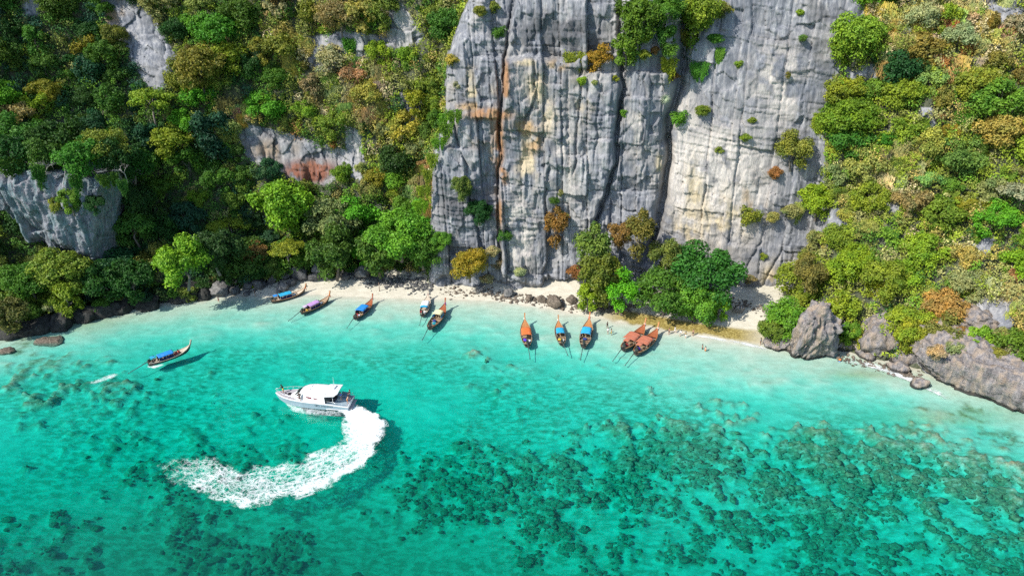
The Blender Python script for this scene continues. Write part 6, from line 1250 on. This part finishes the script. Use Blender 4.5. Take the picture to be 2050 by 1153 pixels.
# ------------------------------------------------------------------ foam
def foam_material(name, scale=1.0):
    t = NT(name); u = t.attr("dens").outputs["Fac"]; p = t.pos()
    wob = t.new("ShaderNodeTexNoise"); t.l.new(p, wob.inputs["Vector"]); wob.inputs["Scale"].default_value = .9 * scale; wob.inputs["Detail"].default_value = 4
    pv = t.new("ShaderNodeMix", data_type='VECTOR'); pv.inputs[0].default_value = .35; t.l.new(p, pv.inputs[4])
    ad = t.new("ShaderNodeVectorMath", operation='MULTIPLY_ADD'); t.l.new(wob.outputs["Color"], ad.inputs[0]); ad.inputs[1].default_value = (1.7, 1.7, 0); t.l.new(p, ad.inputs[2])
    def lace(s_, w):
        v = t.new("ShaderNodeTexVoronoi", feature='DISTANCE_TO_EDGE'); t.l.new(ad.outputs[0], v.inputs["Vector"]); v.inputs["Scale"].default_value = s_ * scale; return t.ramp(v.outputs["Distance"], (0.0, 1.0), (w, 0.0))
    l = t.math('MAXIMUM', lace(.75, .14), t.math('MULTIPLY', lace(1.9, .16), .85)); fl = t.attr("flow").outputs["Vector"]; n = t.noise(t.map(fl, (.45, 1.25, 1)), 1.0 * scale, 6, .66); n2 = t.noise(p, 5.5 * scale, 3, .6)
    a = t.math('ADD', t.math('MULTIPLY', u, 1.55), t.math('MULTIPLY', t.math('SUBTRACT', n, .5), 1.5))
    a = t.math('ADD', a, t.math('MULTIPLY', t.math('SUBTRACT', l, .45), .62)); a = t.math('ADD', a, t.math('MULTIPLY', t.math('SUBTRACT', n2, .5), .35))
    a = t.ramp(a, (.18, 0.0), (.52, .34), (.80, .62), (1.15, .86)); a = t.math('MULTIPLY', a, t.ramp(u, (0.0, 0.0), (.10, 1.0)))
    t.b.inputs["Base Color"].default_value = (.84, .87, .86, 1); t.b.inputs["Roughness"].default_value = .8
    tr = t.new("ShaderNodeBsdfTransparent"); mx = t.new("ShaderNodeMixShader"); t.l.new(a, mx.inputs[0]); t.l.new(tr.outputs[0], mx.inputs[1]); t.l.new(t.b.outputs[0], mx.inputs[2]); t.l.new(mx.outputs[0], t.out.inputs["Surface"])
    t.bump(t.math('ADD', n, n2), .8, .3)
    return t.m
M_FOAM = foam_material("white_foam"); M_FINEFOAM = foam_material("fine_foam", 1.8)
def ribbon_foam(name, label, outer, inner, dens, mat, nu=160, nv=40, lift=.35, z0=.02):
    def res(pts, n):
        p = np.array([at(a, b_)[:2] for a, b_ in pts]); d = np.r_[0, np.cumsum(np.hypot(*np.diff(p, axis=0).T))]; s_ = np.linspace(0, d[-1], n); return _sm2(np.stack([np.interp(s_, d, p[:, 0]), np.interp(s_, d, p[:, 1])], -1))
    def _sm2(q): return np.stack([_sm(q[:, 0], 4), _sm(q[:, 1], 4)], -1)
    A, B = res(outer, nu), res(inner, nu); V_ = np.linspace(0, 1, nv); P = A[:, None] * (1 - V_[None, :, None]) + B[:, None] * V_[None, :, None]; U = np.linspace(0, 1, nu)[:, None] + 0 * V_[None]; Vv = V_[None] + 0 * U
    D = dens(U, Vv, P); Zf = z0 + lift * np.clip(D - .55, 0, 1) * (.6 + .8 * np.abs(fbm(P[..., 0] / 1.1, P[..., 1] / 1.1, octv=4, seed=66)))
    m = np_mesh(name, np.c_[P.reshape(-1, 2), Zf.ravel()], grid_faces(nu, nv), True, {"dens": D.ravel(), "flow": np.stack([U * np.hypot(*np.diff((A + B) / 2, axis=0).T).sum(), (Vv - .5) * np.hypot(*(A - B).T)[:, None], 0 * U], -1).reshape(-1, 3)}); tag(link(name, m, mat, kind="stuff"), label)
edge = lambda U, V, w=.24, e=.12: sstep(0, w, V) * sstep(1, 1 - w, V) * sstep(1, 1 - e, U)
def yd(U, V, P):
    core = 1.0 * sstep(.48, .10, U) ; rim = .40 * np.exp(-((V - .16) / .13) ** 2) * sstep(1.0, .35, U); body = .32 + .12 * sstep(.75, .3, U) + .22 * fbm(P[..., 0] / 4, P[..., 1] / 3, octv=3, seed=12)
    rag = fbm(P[..., 0] / 2.2, P[..., 1] / 2.2, octv=4, seed=15); e_ = np.minimum(V, 1 - V) + .16 * rag; body = body * (1 - .45 * sstep(.55, 1, U))
    return np.clip(np.maximum(core * (1 - .45 * sstep(.35, 1, V)), body + rim * .75) * sstep(-.02, .24, e_) * sstep(1.0, .86, U + .1 * rag), 0, 1)
ribbon_foam("wake_foam", "white churned wake curving behind the motor yacht and thinning into lace", [(706, 806), (745, 818), (776, 842), (782, 865), (766, 898), (735, 935), (690, 966), (640, 986), (590, 1002), (490, 1020), (430, 1002), (375, 986), (330, 962), (312, 932)], [(672, 824), (684, 838), (682, 862), (690, 878), (660, 892), (640, 900), (590, 915), (535, 932), (505, 930), (480, 940), (430, 912), (395, 910), (345, 914), (314, 930)], yd, M_FOAM, 220, 60, .2)
ribbon_foam("bow_foam", "thin white foam along the yacht's waterline", [(566, 802), (585, 826), (625, 832), (690, 836)], [(576, 806), (600, 814), (640, 818), (690, 822)], lambda U, V, P: np.clip((.46 - .22 * U) * edge(U, V, .3, .1) * sstep(0, .08, U) + .0 * U, 0, 1), M_FINEFOAM, 80, 16, .2)
ribbon_foam("propeller_foam", "short streak of white foam behind the moving longtail boat", [(240, 752), (215, 762), (190, 770), (168, 769)], [(238, 744), (215, 750), (190, 760), (168, 766)], lambda U, V, P: np.clip((.52 - .3 * U) * edge(U, V, .4, .4) * sstep(0, .2, U), 0, 1), M_FINEFOAM, 70, 14, .1)
ribbon_foam("stern_foam", "small pale ripple under the moving longtail boat's stern", [(292, 736), (310, 738), (330, 731)], [(294, 729), (312, 731), (330, 725)], lambda U, V, P: .5 * edge(U, V, .3, .3) * sstep(0, .2, U), M_FINEFOAM, 40, 10, .05)
ribbon_foam("surf_foam", "thin line of white surf lapping the rocks on the right shore", [(1676, 710), (1740, 724), (1800, 742), (1850, 764), (1905, 796)], [(1674, 722), (1738, 736), (1796, 756), (1844, 776), (1900, 803)], lambda U, V, P: np.clip(.3 + .6 * fbm(P[..., 0] / 2.0, P[..., 1] / 2.0, octv=3, seed=5), 0, 1) * edge(U, V, .35, .1), M_FINEFOAM, 120, 14, .1)
ribbon_foam("shore_foam", "faint pale wash line along the weed-covered sand", [(1300, 652), (1400, 668), (1490, 684), (1545, 698)], [(1298, 657), (1398, 674), (1488, 691), (1542, 705)], lambda U, V, P: np.clip(.45 + .45 * fbm(P[..., 0] / 2.0, P[..., 1] / 2.0, octv=3, seed=6), 0, 1) * edge(U, V, .4, .1), M_FINEFOAM, 120, 10, .03)
